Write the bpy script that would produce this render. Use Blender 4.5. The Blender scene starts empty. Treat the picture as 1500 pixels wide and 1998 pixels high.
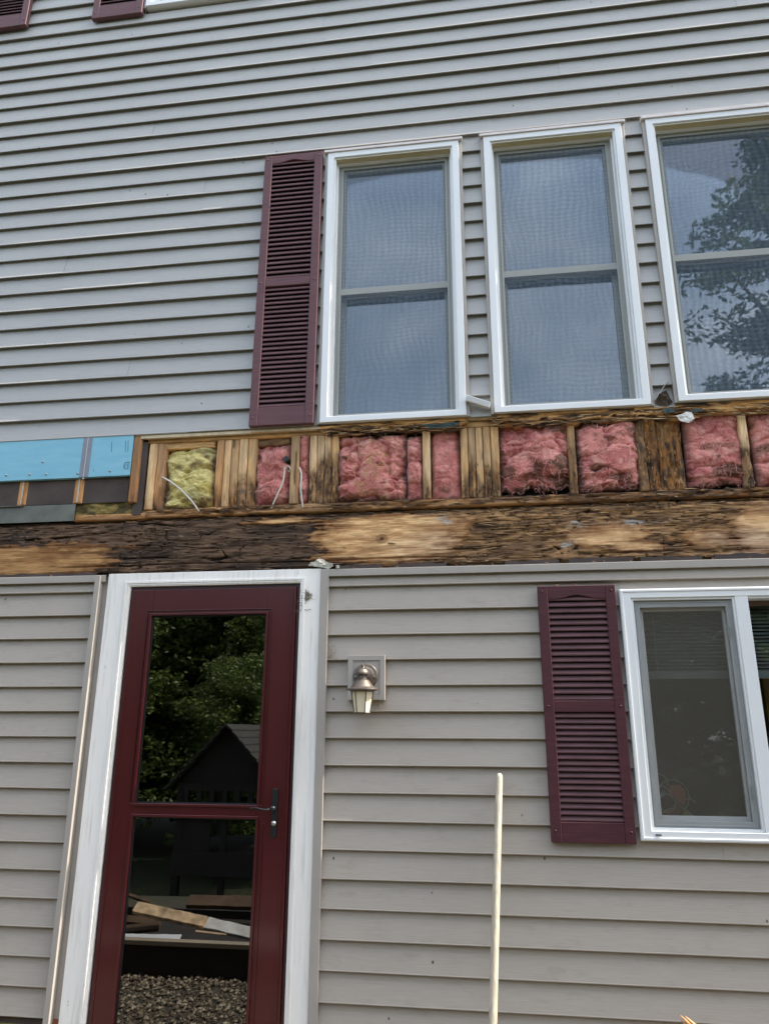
import bpy, math, random
import numpy as np
from mathutils import Vector, Matrix
R = math.radians
rnd = random.Random(7)
scene = bpy.context.scene
COL = scene.collection

# ------------------------------------------------------------------ camera
FPX, W0, H0 = 1441.25, 1500.0, 1998.0
YAW, PITCH, ROLL = -0.13985, 0.29067, 0.00446
CAM = np.array([0.0, -3.3804, 1.6])
def cam_axes():
    cy, sy = math.cos(YAW), math.sin(YAW)
    f = np.array([sy*math.cos(PITCH), cy*math.cos(PITCH), math.sin(PITCH)])
    r = np.array([cy, -sy, 0.0]); u = np.cross(r, f)
    c, s = math.cos(ROLL), math.sin(ROLL)
    return c*r+s*u, -s*r+c*u, f
AR, AU, AF = cam_axes()
cam_data = bpy.data.cameras.new("camera"); cam = bpy.data.objects.new("camera", cam_data)
COL.objects.link(cam); scene.camera = cam
cam_data.sensor_fit = 'VERTICAL'; cam_data.sensor_height = 36.0
cam_data.lens = FPX*36.0/H0; cam_data.clip_start = 0.05; cam_data.clip_end = 1000
m = Matrix.Identity(4)
for i in range(3):
    m[i][0] = AR[i]; m[i][1] = AU[i]; m[i][2] = -AF[i]; m[i][3] = CAM[i]
cam.matrix_world = m
def P(px, py, Y=0.0):
    """measured photo point -> (X, Z) on the plane at depth Y of the facade"""
    d = AR*((px-W0/2)/FPX) - AU*((py-H0/2)/FPX) + AF
    t = (Y-CAM[1])/d[1]
    return CAM[0]+t*d[0], CAM[2]+t*d[2]
def PX(px, py, Y=0.0): return P(px, py, Y)[0]
def PZ(px, py, Y=0.0): return P(px, py, Y)[1]

# ------------------------------------------------------------------ sky and sun
SUN_EL, SUN_AZ = 50.0, 90.7      # azimuth clockwise from +Y: just in front of the facade, from the right
world = bpy.data.worlds.new("World"); scene.world = world; world.use_nodes = True
nt = world.node_tree; nt.nodes.clear()
wout = nt.nodes.new('ShaderNodeOutputWorld'); wbg = nt.nodes.new('ShaderNodeBackground')
sky = nt.nodes.new('ShaderNodeTexSky'); sky.sky_type = 'NISHITA'; sky.sun_disc = False
sky.sun_elevation = R(SUN_EL); sky.sun_rotation = R(SUN_AZ)
sky.air_density = 1.2; sky.dust_density = 2.2; sky.ozone_density = 1.0
wtc = nt.nodes.new('ShaderNodeTexCoord'); wmp = nt.nodes.new('ShaderNodeMapping')
wmp.inputs['Scale'].default_value = (1.0, 1.0, 2.2)
wno = nt.nodes.new('ShaderNodeTexNoise'); wno.inputs['Scale'].default_value = 2.6
wno.inputs['Detail'].default_value = 7; wno.inputs['Roughness'].default_value = .58; wno.inputs['Distortion'].default_value = .5
wrp = nt.nodes.new('ShaderNodeValToRGB'); wrp.color_ramp.elements[0].position = .40; wrp.color_ramp.elements[1].position = .68
wrp.color_ramp.elements[0].color = (.12, .12, .12, 1); wrp.color_ramp.elements[1].color = (.46, .46, .46, 1)
wmx = nt.nodes.new('ShaderNodeMixRGB'); wmx.inputs['Color2'].default_value = (10.5, 10.9, 11.4, 1)
nt.links.new(wtc.outputs['Generated'], wmp.inputs['Vector']); nt.links.new(wmp.outputs['Vector'], wno.inputs['Vector'])
nt.links.new(wno.outputs['Fac'], wrp.inputs['Fac']); nt.links.new(wrp.outputs['Color'], wmx.inputs['Fac'])
nt.links.new(sky.outputs['Color'], wmx.inputs['Color1']); nt.links.new(wmx.outputs['Color'], wbg.inputs['Color'])
wbg.inputs['Strength'].default_value = 0.13
nt.links.new(wbg.outputs['Background'], wout.inputs['Surface'])
sl = bpy.data.lights.new("sun", 'SUN'); sl.energy = 3.4; sl.angle = R(0.6); sl.color = (1.0, .93, .82)
so = bpy.data.objects.new("sun", sl); COL.objects.link(so)
sd = Vector((math.sin(R(SUN_AZ))*math.cos(R(SUN_EL)), math.cos(R(SUN_AZ))*math.cos(R(SUN_EL)), math.sin(R(SUN_EL))))
so.rotation_euler = sd.to_track_quat('Z', 'Y').to_euler(); so.location = sd*30
scene.view_settings.view_transform = 'Standard'; scene.view_settings.look = 'None'
scene.view_settings.gamma = 1.0; scene.view_settings.exposure = 1.57
scene.render.resolution_x = 768; scene.render.resolution_y = 1024
scene.render.engine = 'CYCLES'
try:
    scene.cycles.max_bounces = 7; scene.cycles.transparent_max_bounces = 10
except Exception: pass

# ------------------------------------------------------------------ numpy noise
def _h(ix, iy, s):
    n = (ix.astype(np.int64)*374761393 + iy.astype(np.int64)*668265263 + int(s)*1442695041) & 0xffffffff
    n = ((n ^ (n >> 13))*1274126177) & 0xffffffff
    return ((n ^ (n >> 16)) & 0xffff)/65535.0
def vn(x, y, s=0):
    x = np.asarray(x, float); y = np.asarray(y, float)
    x, y = np.broadcast_arrays(x, y)
    ix, iy = np.floor(x), np.floor(y); fx, fy = x-ix, y-iy
    fx = fx*fx*(3-2*fx); fy = fy*fy*(3-2*fy)
    a, b, c, d = _h(ix, iy, s), _h(ix+1, iy, s), _h(ix, iy+1, s), _h(ix+1, iy+1, s)
    return (a*(1-fx)+b*fx)*(1-fy)+(c*(1-fx)+d*fx)*fy
def fbm(x, y, s=0, o=4, g=.5):
    t = 0; a = 1; n = 0
    for i in range(o):
        t = t+a*vn(x*2**i+i*17.3, y*2**i-i*9.1, s+i*31); n += a; a *= g
    return t/n
def ridge(x, y, s=0, o=4):
    t = 0; a = 1; n = 0
    for i in range(o):
        t = t+a*(1-np.abs(2*vn(x*2**i+i*5.3, y*2**i+i*2.7, s+i*13)-1)); n += a; a *= .5
    return t/n
def sstep(a, b, x):
    t = np.clip((x-a)/(b-a), 0, 1); return t*t*(3-2*t)
def mixc(c, d, t):
    t = np.asarray(t)[..., None]; return np.asarray(c)*(1-t)+np.asarray(d)*t

# ------------------------------------------------------------------ materials
def newmat(name):
    m = bpy.data.materials.new(name); m.use_nodes = True
    nt = m.node_tree; b = nt.nodes['Principled BSDF']; return m, nt, b
def N(nt, t, **k):
    n = nt.nodes.new(t)
    for a, v in k.items():
        if a in n.inputs: n.inputs[a].default_value = v
        else: setattr(n, a, v)
    return n
def coords(nt, scale=(1, 1, 1)):
    t = N(nt, 'ShaderNodeTexCoord'); mp = N(nt, 'ShaderNodeMapping'); mp.inputs['Scale'].default_value = scale
    nt.links.new(t.outputs['Object'], mp.inputs['Vector']); return mp.outputs['Vector']
def noise(nt, vec, scale, detail=3, rough=.5):
    n = N(nt, 'ShaderNodeTexNoise'); n.inputs['Scale'].default_value = scale
    n.inputs['Detail'].default_value = detail; n.inputs['Roughness'].default_value = rough
    nt.links.new(vec, n.inputs['Vector']); return n.outputs['Fac']
def ramp(nt, fac, stops):
    r = N(nt, 'ShaderNodeValToRGB'); e = r.color_ramp.elements
    while len(e) < len(stops): e.new(.5)
    for q, (p, c) in zip(e, stops):
        q.position = p; q.color = (*c, 1) if len(c) == 3 else c
    nt.links.new(fac, r.inputs['Fac']); return r.outputs['Color']
def mixn(nt, fac, a, b, mode='MIX'):
    mx = N(nt, 'ShaderNodeMixRGB'); mx.blend_type = mode
    for s, v in (('Fac', fac), ('Color1', a), ('Color2', b)):
        if isinstance(v, (int, float)): mx.inputs[s].default_value = v
        elif isinstance(v, tuple): mx.inputs[s].default_value = (*v, 1)
        else: nt.links.new(v, mx.inputs[s])
    return mx.outputs['Color']
def bump(nt, b, h, strength=.3, dist=.002):
    bp = N(nt, 'ShaderNodeBump'); bp.inputs['Strength'].default_value = strength; bp.inputs['Distance'].default_value = dist
    nt.links.new(h, bp.inputs['Height']); nt.links.new(bp.outputs['Normal'], b.inputs['Normal'])
def simple(name, col, rough=.5, metal=0., var=.12, vscale=6, bsc=60, bst=.15, bd=.001, coat=0., stretch=(1, 1, 1), spec=.5):
    m, nt, b = newmat(name)
    v = coords(nt, stretch)
    n = noise(nt, v, vscale, 4)
    c = ramp(nt, n, [(.25, tuple(x*(1-var) for x in col)), (.75, tuple(min(1, x*(1+var)) for x in col))])
    nt.links.new(c, b.inputs['Base Color'])
    b.inputs['Roughness'].default_value = rough; b.inputs['Metallic'].default_value = metal
    b.inputs['Specular IOR Level'].default_value = spec
    if coat: b.inputs['Coat Weight'].default_value = coat; b.inputs['Coat Roughness'].default_value = .12
    if bst: bump(nt, b, noise(nt, v, bsc, 3), bst, bd)
    return m
def vinyl(name, col, dirt=0.0):
    m, nt, b = newmat(name)
    v = coords(nt, (2.2, 1, 60))             # embossed wood grain runs along the course
    big = noise(nt, coords(nt, (.7, 1, .9)), 1.6, 4)
    c = ramp(nt, big, [(.3, tuple(x*.95 for x in col)), (.7, tuple(x*1.05 for x in col))])
    g = noise(nt, v, 4, 5, .6)
    c = mixn(nt, .30, c, ramp(nt, g, [(.35, tuple(x*.82 for x in col)), (.65, tuple(x*1.14 for x in col))]))
    if dirt:
        vo = N(nt, 'ShaderNodeTexVoronoi'); vo.inputs['Scale'].default_value = 9.0
        nt.links.new(coords(nt, (1, 1, .75)), vo.inputs['Vector'])
        sp = ramp(nt, vo.outputs['Distance'], [(.030, (1, 1, 1)), (.052, (0, 0, 0))])
        gate = ramp(nt, noise(nt, coords(nt), 2.2, 2), [(.44, (0, 0, 0)), (.52, (1, 1, 1))])
        f = mixn(nt, 1., sp, gate, 'MULTIPLY')
        c = mixn(nt, f, c, (.07, .055, .045))
        st = ramp(nt, noise(nt, coords(nt, (1, 1, 2.6)), 7, 6, .7), [(.55, (0, 0, 0)), (.85, (dirt, dirt, dirt))])
        c = mixn(nt, st, c, tuple(x*.6 for x in (col[0], col[1]*.93, col[2]*.82)))
    nt.links.new(c, b.inputs['Base Color']); b.inputs['Roughness'].default_value = .55
    b.inputs['Specular IOR Level'].default_value = .35
    bump(nt, b, g, .4, .0012)
    return m
def relief_mat(name, rough=.85, fine=220, stretch=(1, 1, 1), bst=.5, bd=.002, var=.25, spec=.3, sheen=0):
    m, nt, b = newmat(name)
    a = N(nt, 'ShaderNodeAttribute'); a.attribute_name = 'albedo'
    n = noise(nt, coords(nt, stretch), fine, 4, .65)
    k = ramp(nt, n, [(.3, (1-var,)*3), (.7, (1+var*.6,)*3)])
    nt.links.new(mixn(nt, 1., a.outputs['Color'], k, 'MULTIPLY'), b.inputs['Base Color'])
    b.inputs['Roughness'].default_value = rough; b.inputs['Specular IOR Level'].default_value = spec
    if sheen: b.inputs['Sheen Weight'].default_value = sheen
    bump(nt, b, n, bst, bd); return m
def glass(name, refl=.2, tint=(.5, .55, .55), rough=.0, wav=.0):
    m, nt, b = newmat(name); nt.nodes.remove(b); out = nt.nodes['Material Output']
    g = N(nt, 'ShaderNodeBsdfGlossy'); g.inputs['Roughness'].default_value = rough; g.inputs['Color'].default_value = (1, 1, 1, 1)
    t = N(nt, 'ShaderNodeBsdfTransparent'); t.inputs['Color'].default_value = (*tint, 1)
    fr = N(nt, 'ShaderNodeFresnel'); fr.inputs['IOR'].default_value = 1.5
    ad = N(nt, 'ShaderNodeMath'); ad.operation = 'ADD'; ad.inputs[1].default_value = refl; ad.use_clamp = True
    nt.links.new(fr.outputs[0], ad.inputs[0])
    mx = N(nt, 'ShaderNodeMixShader'); nt.links.new(ad.outputs[0], mx.inputs[0])
    nt.links.new(t.outputs[0], mx.inputs[1]); nt.links.new(g.outputs[0], mx.inputs[2]); nt.links.new(mx.outputs[0], out.inputs[0])
    if wav:
        bp = N(nt, 'ShaderNodeBump'); bp.inputs['Strength'].default_value = wav; bp.inputs['Distance'].default_value = .01
        nt.links.new(noise(nt, coords(nt), 2.2, 2), bp.inputs['Height']); nt.links.new(bp.outputs[0], g.inputs['Normal'])
    return m
def screen_mat():
    m, nt, b = newmat('insect_screen'); nt.nodes.remove(b); out = nt.nodes['Material Output']
    tc = N(nt, 'ShaderNodeTexCoord'); vec = tc.outputs['Object']
    wp = N(nt, 'ShaderNodeTexNoise'); wp.inputs['Scale'].default_value = 2.0; wp.inputs['Detail'].default_value = 2
    nt.links.new(vec, wp.inputs['Vector'])
    sub = N(nt, 'ShaderNodeVectorMath'); sub.operation = 'SCALE'; sub.inputs['Scale'].default_value = .16
    nt.links.new(wp.outputs['Color'], sub.inputs[0])
    add = N(nt, 'ShaderNodeVectorMath'); add.operation = 'ADD'; nt.links.new(vec, add.inputs[0]); nt.links.new(sub.outputs[0], add.inputs[1])
    fs = []
    for d, s in (('X', 9.5), ('Z', 12.5)):
        w = N(nt, 'ShaderNodeTexWave'); w.bands_direction = d; w.inputs['Scale'].default_value = s
        w.inputs['Distortion'].default_value = 2.4; w.inputs['Detail'].default_value = 2; w.inputs['Detail Scale'].default_value = 1.5
        nt.links.new(add.outputs[0], w.inputs['Vector']); fs.append(w.outputs['Fac'])
    s = N(nt, 'ShaderNodeMath'); s.operation = 'ADD'; nt.links.new(fs[0], s.inputs[0]); nt.links.new(fs[1], s.inputs[1])
    sag = noise(nt, coords(nt), 2.6, 3)
    mm = N(nt, 'ShaderNodeMath'); mm.operation = 'MULTIPLY'; nt.links.new(s.outputs[0], mm.inputs[0]); nt.links.new(sag, mm.inputs[1])
    mr = N(nt, 'ShaderNodeMapRange'); mr.inputs['From Min'].default_value = 0.2; mr.inputs['From Max'].default_value = .85
    mr.inputs['To Min'].default_value = .24; mr.inputs['To Max'].default_value = .42
    nt.links.new(mm.outputs[0], mr.inputs['Value'])
    d = N(nt, 'ShaderNodeBsdfDiffuse'); d.inputs['Color'].default_value = (.20, .255, .31, 1)
    t = N(nt, 'ShaderNodeBsdfTransparent'); mx = N(nt, 'ShaderNodeMixShader')
    nt.links.new(mr.outputs[0], mx.inputs[0]); nt.links.new(t.outputs[0], mx.inputs[1]); nt.links.new(d.outputs[0], mx.inputs[2])
    nt.links.new(mx.outputs[0], out.inputs[0]); return m
def paint_white(name, col=(.62, .63, .62), wear=.5):
    m, nt, b = newmat(name)
    base = ramp(nt, noise(nt, coords(nt, (1, 1, .4)), 5, 4), [(.3, tuple(x*.93 for x in col)), (.7, tuple(x*1.04 for x in col))])
    streak = ramp(nt, noise(nt, coords(nt, (30, 30, 1.6)), 2.2, 4, .6), [(.52, (0, 0, 0)), (.80, (wear,)*3)])
    c = mixn(nt, streak, base, (.36, .33, .28))
    chips = ramp(nt, noise(nt, coords(nt, (1.6, 1.6, .8)), 26, 5, .7), [(.66, (0, 0, 0)), (.70, (wear, wear, wear))])
    gate = ramp(nt, noise(nt, coords(nt), 3.1, 2), [(.48, (0, 0, 0)), (.6, (1, 1, 1))])
    c = mixn(nt, mixn(nt, 1., chips, gate, 'MULTIPLY'), c, (.16, .13, .10))
    nt.links.new(c, b.inputs['Base Color']); b.inputs['Roughness'].default_value = .5
    bump(nt, b, noise(nt, coords(nt, (12, 12, 1)), 9, 4), .2, .001)
    return m

M = {}
M['siding'] = vinyl('vinyl_siding', (.400, .392, .372), .3)
M['siding_low'] = vinyl('warm_cast_vinyl_siding', (.398, .351, .294), .6)  # warm light on the lower wall put into the colour, with extra dirt
M['trim'] = simple('vinyl_trim', (.375, .340, .298), .5, var=.06, bst=.05)
M['white'] = simple('white_vinyl', (.78, .79, .78), .35, var=.03, vscale=3, bst=.03)
M['warm_bounce'] = simple('warm_bounce_vinyl', (.52, .44, .25), .5, var=.08, bst=.05)  # tan colour stands in for warm bounce light under the window heads
M['fibre'] = simple('tan_fibre', (.66, .42, .24), .9, bst=0)
M['fibre2'] = simple('pink_fibre', (.82, .40, .36), .9, bst=0)
M['pole'] = simple('weathered_handle', (.47, .41, .31), .65, var=.28, vscale=7, bsc=12, bst=.5, stretch=(14, 14, 1.0))
M['sash'] = simple('clay_sash', (.31, .315, .285), .45, var=.05, bst=.03)
M['casing'] = paint_white('painted_casing', (.92, .885, .82), .50)
M['shutter_up'] = simple('faded_burgundy', (.132, .062, .067), .55, spec=.25, var=.16, vscale=9, bsc=9, bst=.35, bd=.0012, stretch=(1, 1, 14))
M['louvre_low'] = simple('dusty_burgundy', (.115, .058, .062), .6, var=.22, vscale=7, bsc=9, bst=.3, stretch=(1, 1, 6), spec=.25)
M['louvre_up'] = simple('dusty_faded_burgundy', (.145, .075, .082), .6, var=.2, vscale=7, bsc=9, bst=.3, stretch=(1, 1, 6), spec=.25)
M['shutter_low'] = simple('burgundy', (.076, .026, .031), .5, spec=.25, var=.18, vscale=9, bsc=9, bst=.35, bd=.0012, stretch=(1, 1, 14))
M['door'] = simple('door_paint', (.068, .007, .009), .3, var=.12, vscale=3, bsc=4, bst=.12, bd=.002, coat=.4, stretch=(6, 6, .6))
M['black'] = simple('black_void', (.01, .009, .008), .9, bst=0)
M['rubber'] = simple('black_gasket', (.012, .012, .012), .6, bst=0)
M['bronze'] = simple('weathered_bronze', (.135, .11, .09), .42, metal=.55, var=.4, vscale=40, bsc=90, bst=.4)
M['lampglass'] = simple('cream_glass', (.80, .70, .50), .25, var=.06, vscale=8, bst=0)
M['handle'] = simple('dark_metal', (.035, .04, .042), .35, metal=.6, var=.2, bst=.1)
M['steel'] = simple('dull_steel', (.4, .4, .38), .4, metal=.8, bst=0)
M['glass_up'] = glass('window_glass', .11, (.62, .68, .70), wav=.04)
M['glass_door'] = glass('storm_glass', .095, (.35, .37, .36))
M['glass_low'] = glass('slider_glass', .03, (.85, .88, .86))
M['screen'] = screen_mat()
M['wood'] = relief_mat('old_wood', .85, 60, (1, 1, 1), .45, .002, .28)
M['beamwood'] = relief_mat('rotten_wood', .9, 40, (.35, 1, 4), .7, .003, .38)
M['studwood'] = relief_mat('stud_wood', .8, 40, (4, 1, .3), .5, .0015, .26)
M['fluff'] = relief_mat('fibreglass', 1., 160, (1, 1, 1), .8, .004, .25, .05, .25)
M['felt'] = simple('brown_fibreboard', (.075, .055, .047), .9, var=.3, vscale=9, bsc=120, bst=.4)
M['foam'] = None
M['cable'] = simple('white_cable', (.62, .58, .50), .5, var=.08, bst=0)
M['paper'] = simple('torn_paper', (.52, .50, .42), .9, var=.25, vscale=30, bsc=60, bst=.6, bd=.002)
M['greentape'] = simple('green_membrane', (.028, .05, .042), .6, var=.4, vscale=25, bst=.3)
M['tape'] = simple('grey_tape', (.21, .225, .27), .45, var=.08, vscale=20, bst=.1)
M['ink'] = simple('dark_ink', (.02, .05, .07), .8, bst=0)
M['flash'] = simple('grey_metal_flashing', (.125, .13, .105), .5, metal=.2, var=.3, vscale=14, bst=.2)
M['pale'] = simple('pale_lumber', (.62, .50, .33), .7, var=.18, vscale=5, bsc=20, bst=.3, stretch=(8, 8, .8))
M['moss'] = simple('mossy_concrete', (.20, .20, .055), .95, var=.5, vscale=18, bsc=40, bst=.8, bd=.01)
M['room'] = simple('dark_plaster', (.12, .10, .07), .9, var=.25, vscale=3, bst=0)
M['curtain'] = simple('grey_curtain', (.22, .25, .29), .9, var=.15, bst=.1)
M['blind'] = simple('blind_slats', (.55, .57, .58), .5, var=.05, bst=0)
M['amber'] = simple('amber_cloth', (.55, .30, .04), .8, var=.3, bst=.2)
M['bark'] = simple('bark', (.09, .07, .055), .95, var=.35, vscale=14, bsc=30, bst=.9, bd=.02)
M['web'] = simple('web_and_dust', (.26, .22, .17), 1., bst=0)
def leafmat(name, a, b2):
    m, nt, b = newmat(name)
    g = N(nt, 'ShaderNodeNewGeometry')
    c = ramp(nt, g.outputs['Random Per Island'], [(.0, a), (1., b2)])
    nt.links.new(c, b.inputs['Base Color']); b.inputs['Roughness'].default_value = .5
    tr = N(nt, 'ShaderNodeBsdfTranslucent'); nt.links.new(c, tr.inputs['Color'])
    mx = N(nt, 'ShaderNodeMixShader'); mx.inputs[0].default_value = .35
    out = nt.nodes['Material Output']; nt.links.new(b.outputs[0], mx.inputs[1]); nt.links.new(tr.outputs[0], mx.inputs[2]); nt.links.new(mx.outputs[0], out.inputs[0])
    return m
M['leaf'] = leafmat('leaves', (.05, .085, .018), (.16, .21, .045))
M['leaf2'] = leafmat('dark_leaves', (.035, .065, .02), (.09, .14, .04))
def foam_mat():
    m, nt, b = newmat('blue_foam')
    c = ramp(nt, noise(nt, coords(nt, (1, 1, 5)), 5, 4), [(.3, (.19, .46, .58)), (.7, (.25, .53, .65))])
    sc = ramp(nt, noise(nt, coords(nt, (1.2, 1, 22)), 5, 5, .7), [(.66, (0, 0, 0)), (.74, (.6, .6, .6))])
    c = mixn(nt, sc, c, (.42, .40, .36))
    nt.links.new(c, b.inputs['Base Color']); b.inputs['Roughness'].default_value = .6
    bump(nt, b, noise(nt, coords(nt), 60, 2), .15, .001); return m
M['foam'] = foam_mat()

# ------------------------------------------------------------------ mesh helpers
class MB:
    def __init__(s): s.v = []; s.f = []
    def add(s, vs, fs):
        o = len(s.v); s.v += [tuple(map(float, v)) for v in vs]; s.f += [tuple(i+o for i in f) for f in fs]; return s
    def box(s, x0, x1, y0, y1, z0, z1):
        vs = [(x, y, z) for x in (x0, x1) for y in (y0, y1) for z in (z0, z1)]
        return s.add(vs, [(0, 1, 3, 2), (4, 6, 7, 5), (0, 4, 5, 1), (2, 3, 7, 6), (0, 2, 6, 4), (1, 5, 7, 3)])
    def obox(s, c, ax, ay, az):
        c = Vector(c); ax, ay, az = Vector(ax), Vector(ay), Vector(az)
        vs = [c+ax*i+ay*j+az*k for i in (-1, 1) for j in (-1, 1) for k in (-1, 1)]
        return s.add(vs, [(0, 1, 3, 2), (4, 6, 7, 5), (0, 4, 5, 1), (2, 3, 7, 6), (0, 2, 6, 4), (1, 5, 7, 3)])
    def ring(s, x0, x1, z0, z1, w, y0, y1, wb=None, wt=None):
        """rectangular frame, front at y0, back at y1; mitred, one connected piece"""
        wb = w if wb is None else wb; wt = w if wt is None else wt
        o = [(x0, z0), (x1, z0), (x1, z1), (x0, z1)]; i = [(x0+w, z0+wb), (x1-w, z0+wb), (x1-w, z1-wt), (x0+w, z1-wt)]
        vs = [(a, y0, b) for a, b in o]+[(a, y0, b) for a, b in i]+[(a, y1, b) for a, b in o]+[(a, y1, b) for a, b in i]
        fs = []
        for k in range(4):
            n = (k+1) % 4
            fs += [(k, n, 4+n, 4+k), (8+k, 12+k, 12+n, 8+n), (k, 8+k, 8+n, n), (4+k, 4+n, 12+n, 12+k)]
        return s.add(vs, fs)
    def tube(s, pts, rad, n=8, cap=True):
        pts = [Vector(p) for p in pts]; rr = rad if isinstance(rad, (list, tuple)) else [rad]*len(pts)
        vs = []; fs = []; up = Vector((.13, .31, .94))
        for i, p in enumerate(pts):
            t = (pts[min(i+1, len(pts)-1)]-pts[max(i-1, 0)]).normalized()
            a = t.cross(up)
            if a.length < 1e-3: a = t.cross(Vector((1, 0, 0)))
            a.normalize(); b = t.cross(a)
            for k in range(n):
                q = 2*math.pi*k/n; vs.append(p+(a*math.cos(q)+b*math.sin(q))*rr[i])
        for i in range(len(pts)-1):
            for k in range(n): fs.append((i*n+k, i*n+(k+1) % n, (i+1)*n+(k+1) % n, (i+1)*n+k))
        if cap: fs += [tuple(range(n))[::-1], tuple((len(pts)-1)*n+k for k in range(n))]
        return s.add(vs, fs)
    def lathe(s, prof, c, n=24):
        vs = []; fs = []
        for r_, z in prof:
            for k in range(n):
                q = 2*math.pi*k/n; vs.append((c[0]+r_*math.cos(q), c[1]+r_*math.sin(q), c[2]+z))
        for i in range(len(prof)-1):
            for k in range(n): fs.append((i*n+k, i*n+(k+1) % n, (i+1)*n+(k+1) % n, (i+1)*n+k))
        fs += [tuple(range(n))[::-1], tuple((len(prof)-1)*n+k for k in range(n))]
        return s.add(vs, fs)
    def poly(s, pts, y0, y1):
        n = len(pts); vs = [(a, y0, b) for a, b in pts]+[(a, y1, b) for a, b in pts]
        return s.add(vs, [tuple(range(n)), tuple(range(2*n-1, n-1, -1))]+[(k, n+k, n+(k+1) % n, (k+1) % n) for k in range(n)])
    def build(s, name, mat, parent=None, bevel=0, smooth=False):
        me = bpy.data.meshes.new(name); me.from_pydata(s.v, [], s.f); me.update()
        o = bpy.data.objects.new(name, me); COL.objects.link(o); me.materials.append(mat)
        if parent: o.parent = parent
        import bmesh
        bm = bmesh.new(); bm.from_mesh(me); bmesh.ops.recalc_face_normals(bm, faces=bm.faces); bm.to_mesh(me); bm.free()
        if smooth: me.shade_smooth()
        if bevel:
            b = o.modifiers.new('bevel', 'BEVEL'); b.width = bevel; b.segments = 2; b.limit_method = 'ANGLE'; b.angle_limit = R(40)
        return o
def tag(o, label=None, cat=None, group=None, kind=None):
    if label: o['label'] = label
    if cat: o['category'] = cat
    if group: o['group'] = group
    if kind: o['kind'] = kind
    return o
def empty(name, loc=(0, 0, 0), parent=None):
    o = bpy.data.objects.new(name, None); COL.objects.link(o); o.location = loc; o.empty_display_size = .1
    if parent: o.parent = parent
    return o
def relief(name, x0, x1, z0, z1, res, fy, yback, fcol, mat, parent=None, warp=None, mask=None):
    """solid slab whose front face is a fine height field: fy(X,Z) gives the depth, fcol the albedo"""
    nx = max(3, int((x1-x0)/res)+1); nz = max(3, int((z1-z0)/res)+1)
    X, Z = np.meshgrid(np.linspace(x0, x1, nx), np.linspace(z0, z1, nz))
    Y = fy(X, Z); C = fcol(X, Z, Y)
    if warp is not None: XW, ZW = warp(X, Z)
    else: XW, ZW = X, Z
    F = np.stack([XW, Y, ZW], -1).reshape(-1, 3)
    idx = np.arange(nx*nz).reshape(nz, nx)
    q = np.stack([idx[:-1, :-1], idx[:-1, 1:], idx[1:, 1:], idx[1:, :-1]], -1).reshape(-1, 4)
    if mask is not None:
        mk = mask(X, Z); keep = (mk[:-1, :-1] & mk[:-1, 1:] & mk[1:, 1:] & mk[1:, :-1]).reshape(-1); q = q[keep]
    per = np.concatenate([idx[0, :], idx[1:, -1], idx[-1, -2::-1], idx[-2:0:-1, 0]])
    B = F[per].copy(); B[:, 1] = yback
    n0 = len(F); k = np.arange(len(per)); kn = (k+1) % len(per)
    if mask is None:
        sk = np.stack([per[k], n0+k, n0+kn, per[kn]], -1)
        V = np.concatenate([F, B]); quads = np.concatenate([q, sk]).tolist()
        quads.append(list(range(n0+len(per)-1, n0-1, -1)))
        C2 = np.concatenate([C.reshape(-1, 3), C.reshape(-1, 3)[per]])
    else:
        V = F; quads = q.tolist(); C2 = C.reshape(-1, 3)
    me = bpy.data.meshes.new(name); me.from_pydata(V.tolist(), [], quads); me.update()
    at = me.color_attributes.new('albedo', 'FLOAT_COLOR', 'POINT')
    buf = np.ones((len(V), 4), np.float32); buf[:, :3] = np.clip(C2, 0.004, .9); at.data.foreach_set('color', buf.ravel())
    me.materials.append(mat); me.shade_smooth()
    o = bpy.data.objects.new(name, me); COL.objects.link(o)
    if parent: o.parent = parent
    if mask is not None:
        s = o.modifiers.new('thick', 'SOLIDIFY'); s.thickness = .004; s.offset = 1
    return o

# colours of wood as arrays: u along the grain, v across it (metres)
def fresh(u, v, s, tone=0.):
    g = fbm(u*5, v*110+3*fbm(u*2.2, v*8, s+5), s, 4, .62); g2 = fbm(u*.8, v*18, s+9, 3)
    c = mixc((.80, .515, .265), (.56, .33, .15), sstep(.35, .75, g))
    return mixc(c, (.40, .215, .095), sstep(.48, .85, g2)*(.25+tone))
def rotcol(u, v, s, orange=.35):
    uw = u+.03*(fbm(u*9, v*30, s+17, 3)-.5); n = fbm(uw*11, v*75, s+2, 5, .64); n2 = fbm(u*6, v*10, s+21, 4)
    c = mixc((.022, .015, .011), (.135, .080, .048), sstep(.28, .66, n))
    c = mixc(c, (.46, .25, .10), sstep(.60-.25*orange, .80-.2*orange, n)*sstep(.38, .6, n2)*min(1, .4+orange))
    return mixc(c, (.20, .16, .12), sstep(.66, .8, fbm(u*9, v*30, s+77, 4))*.5)

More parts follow.
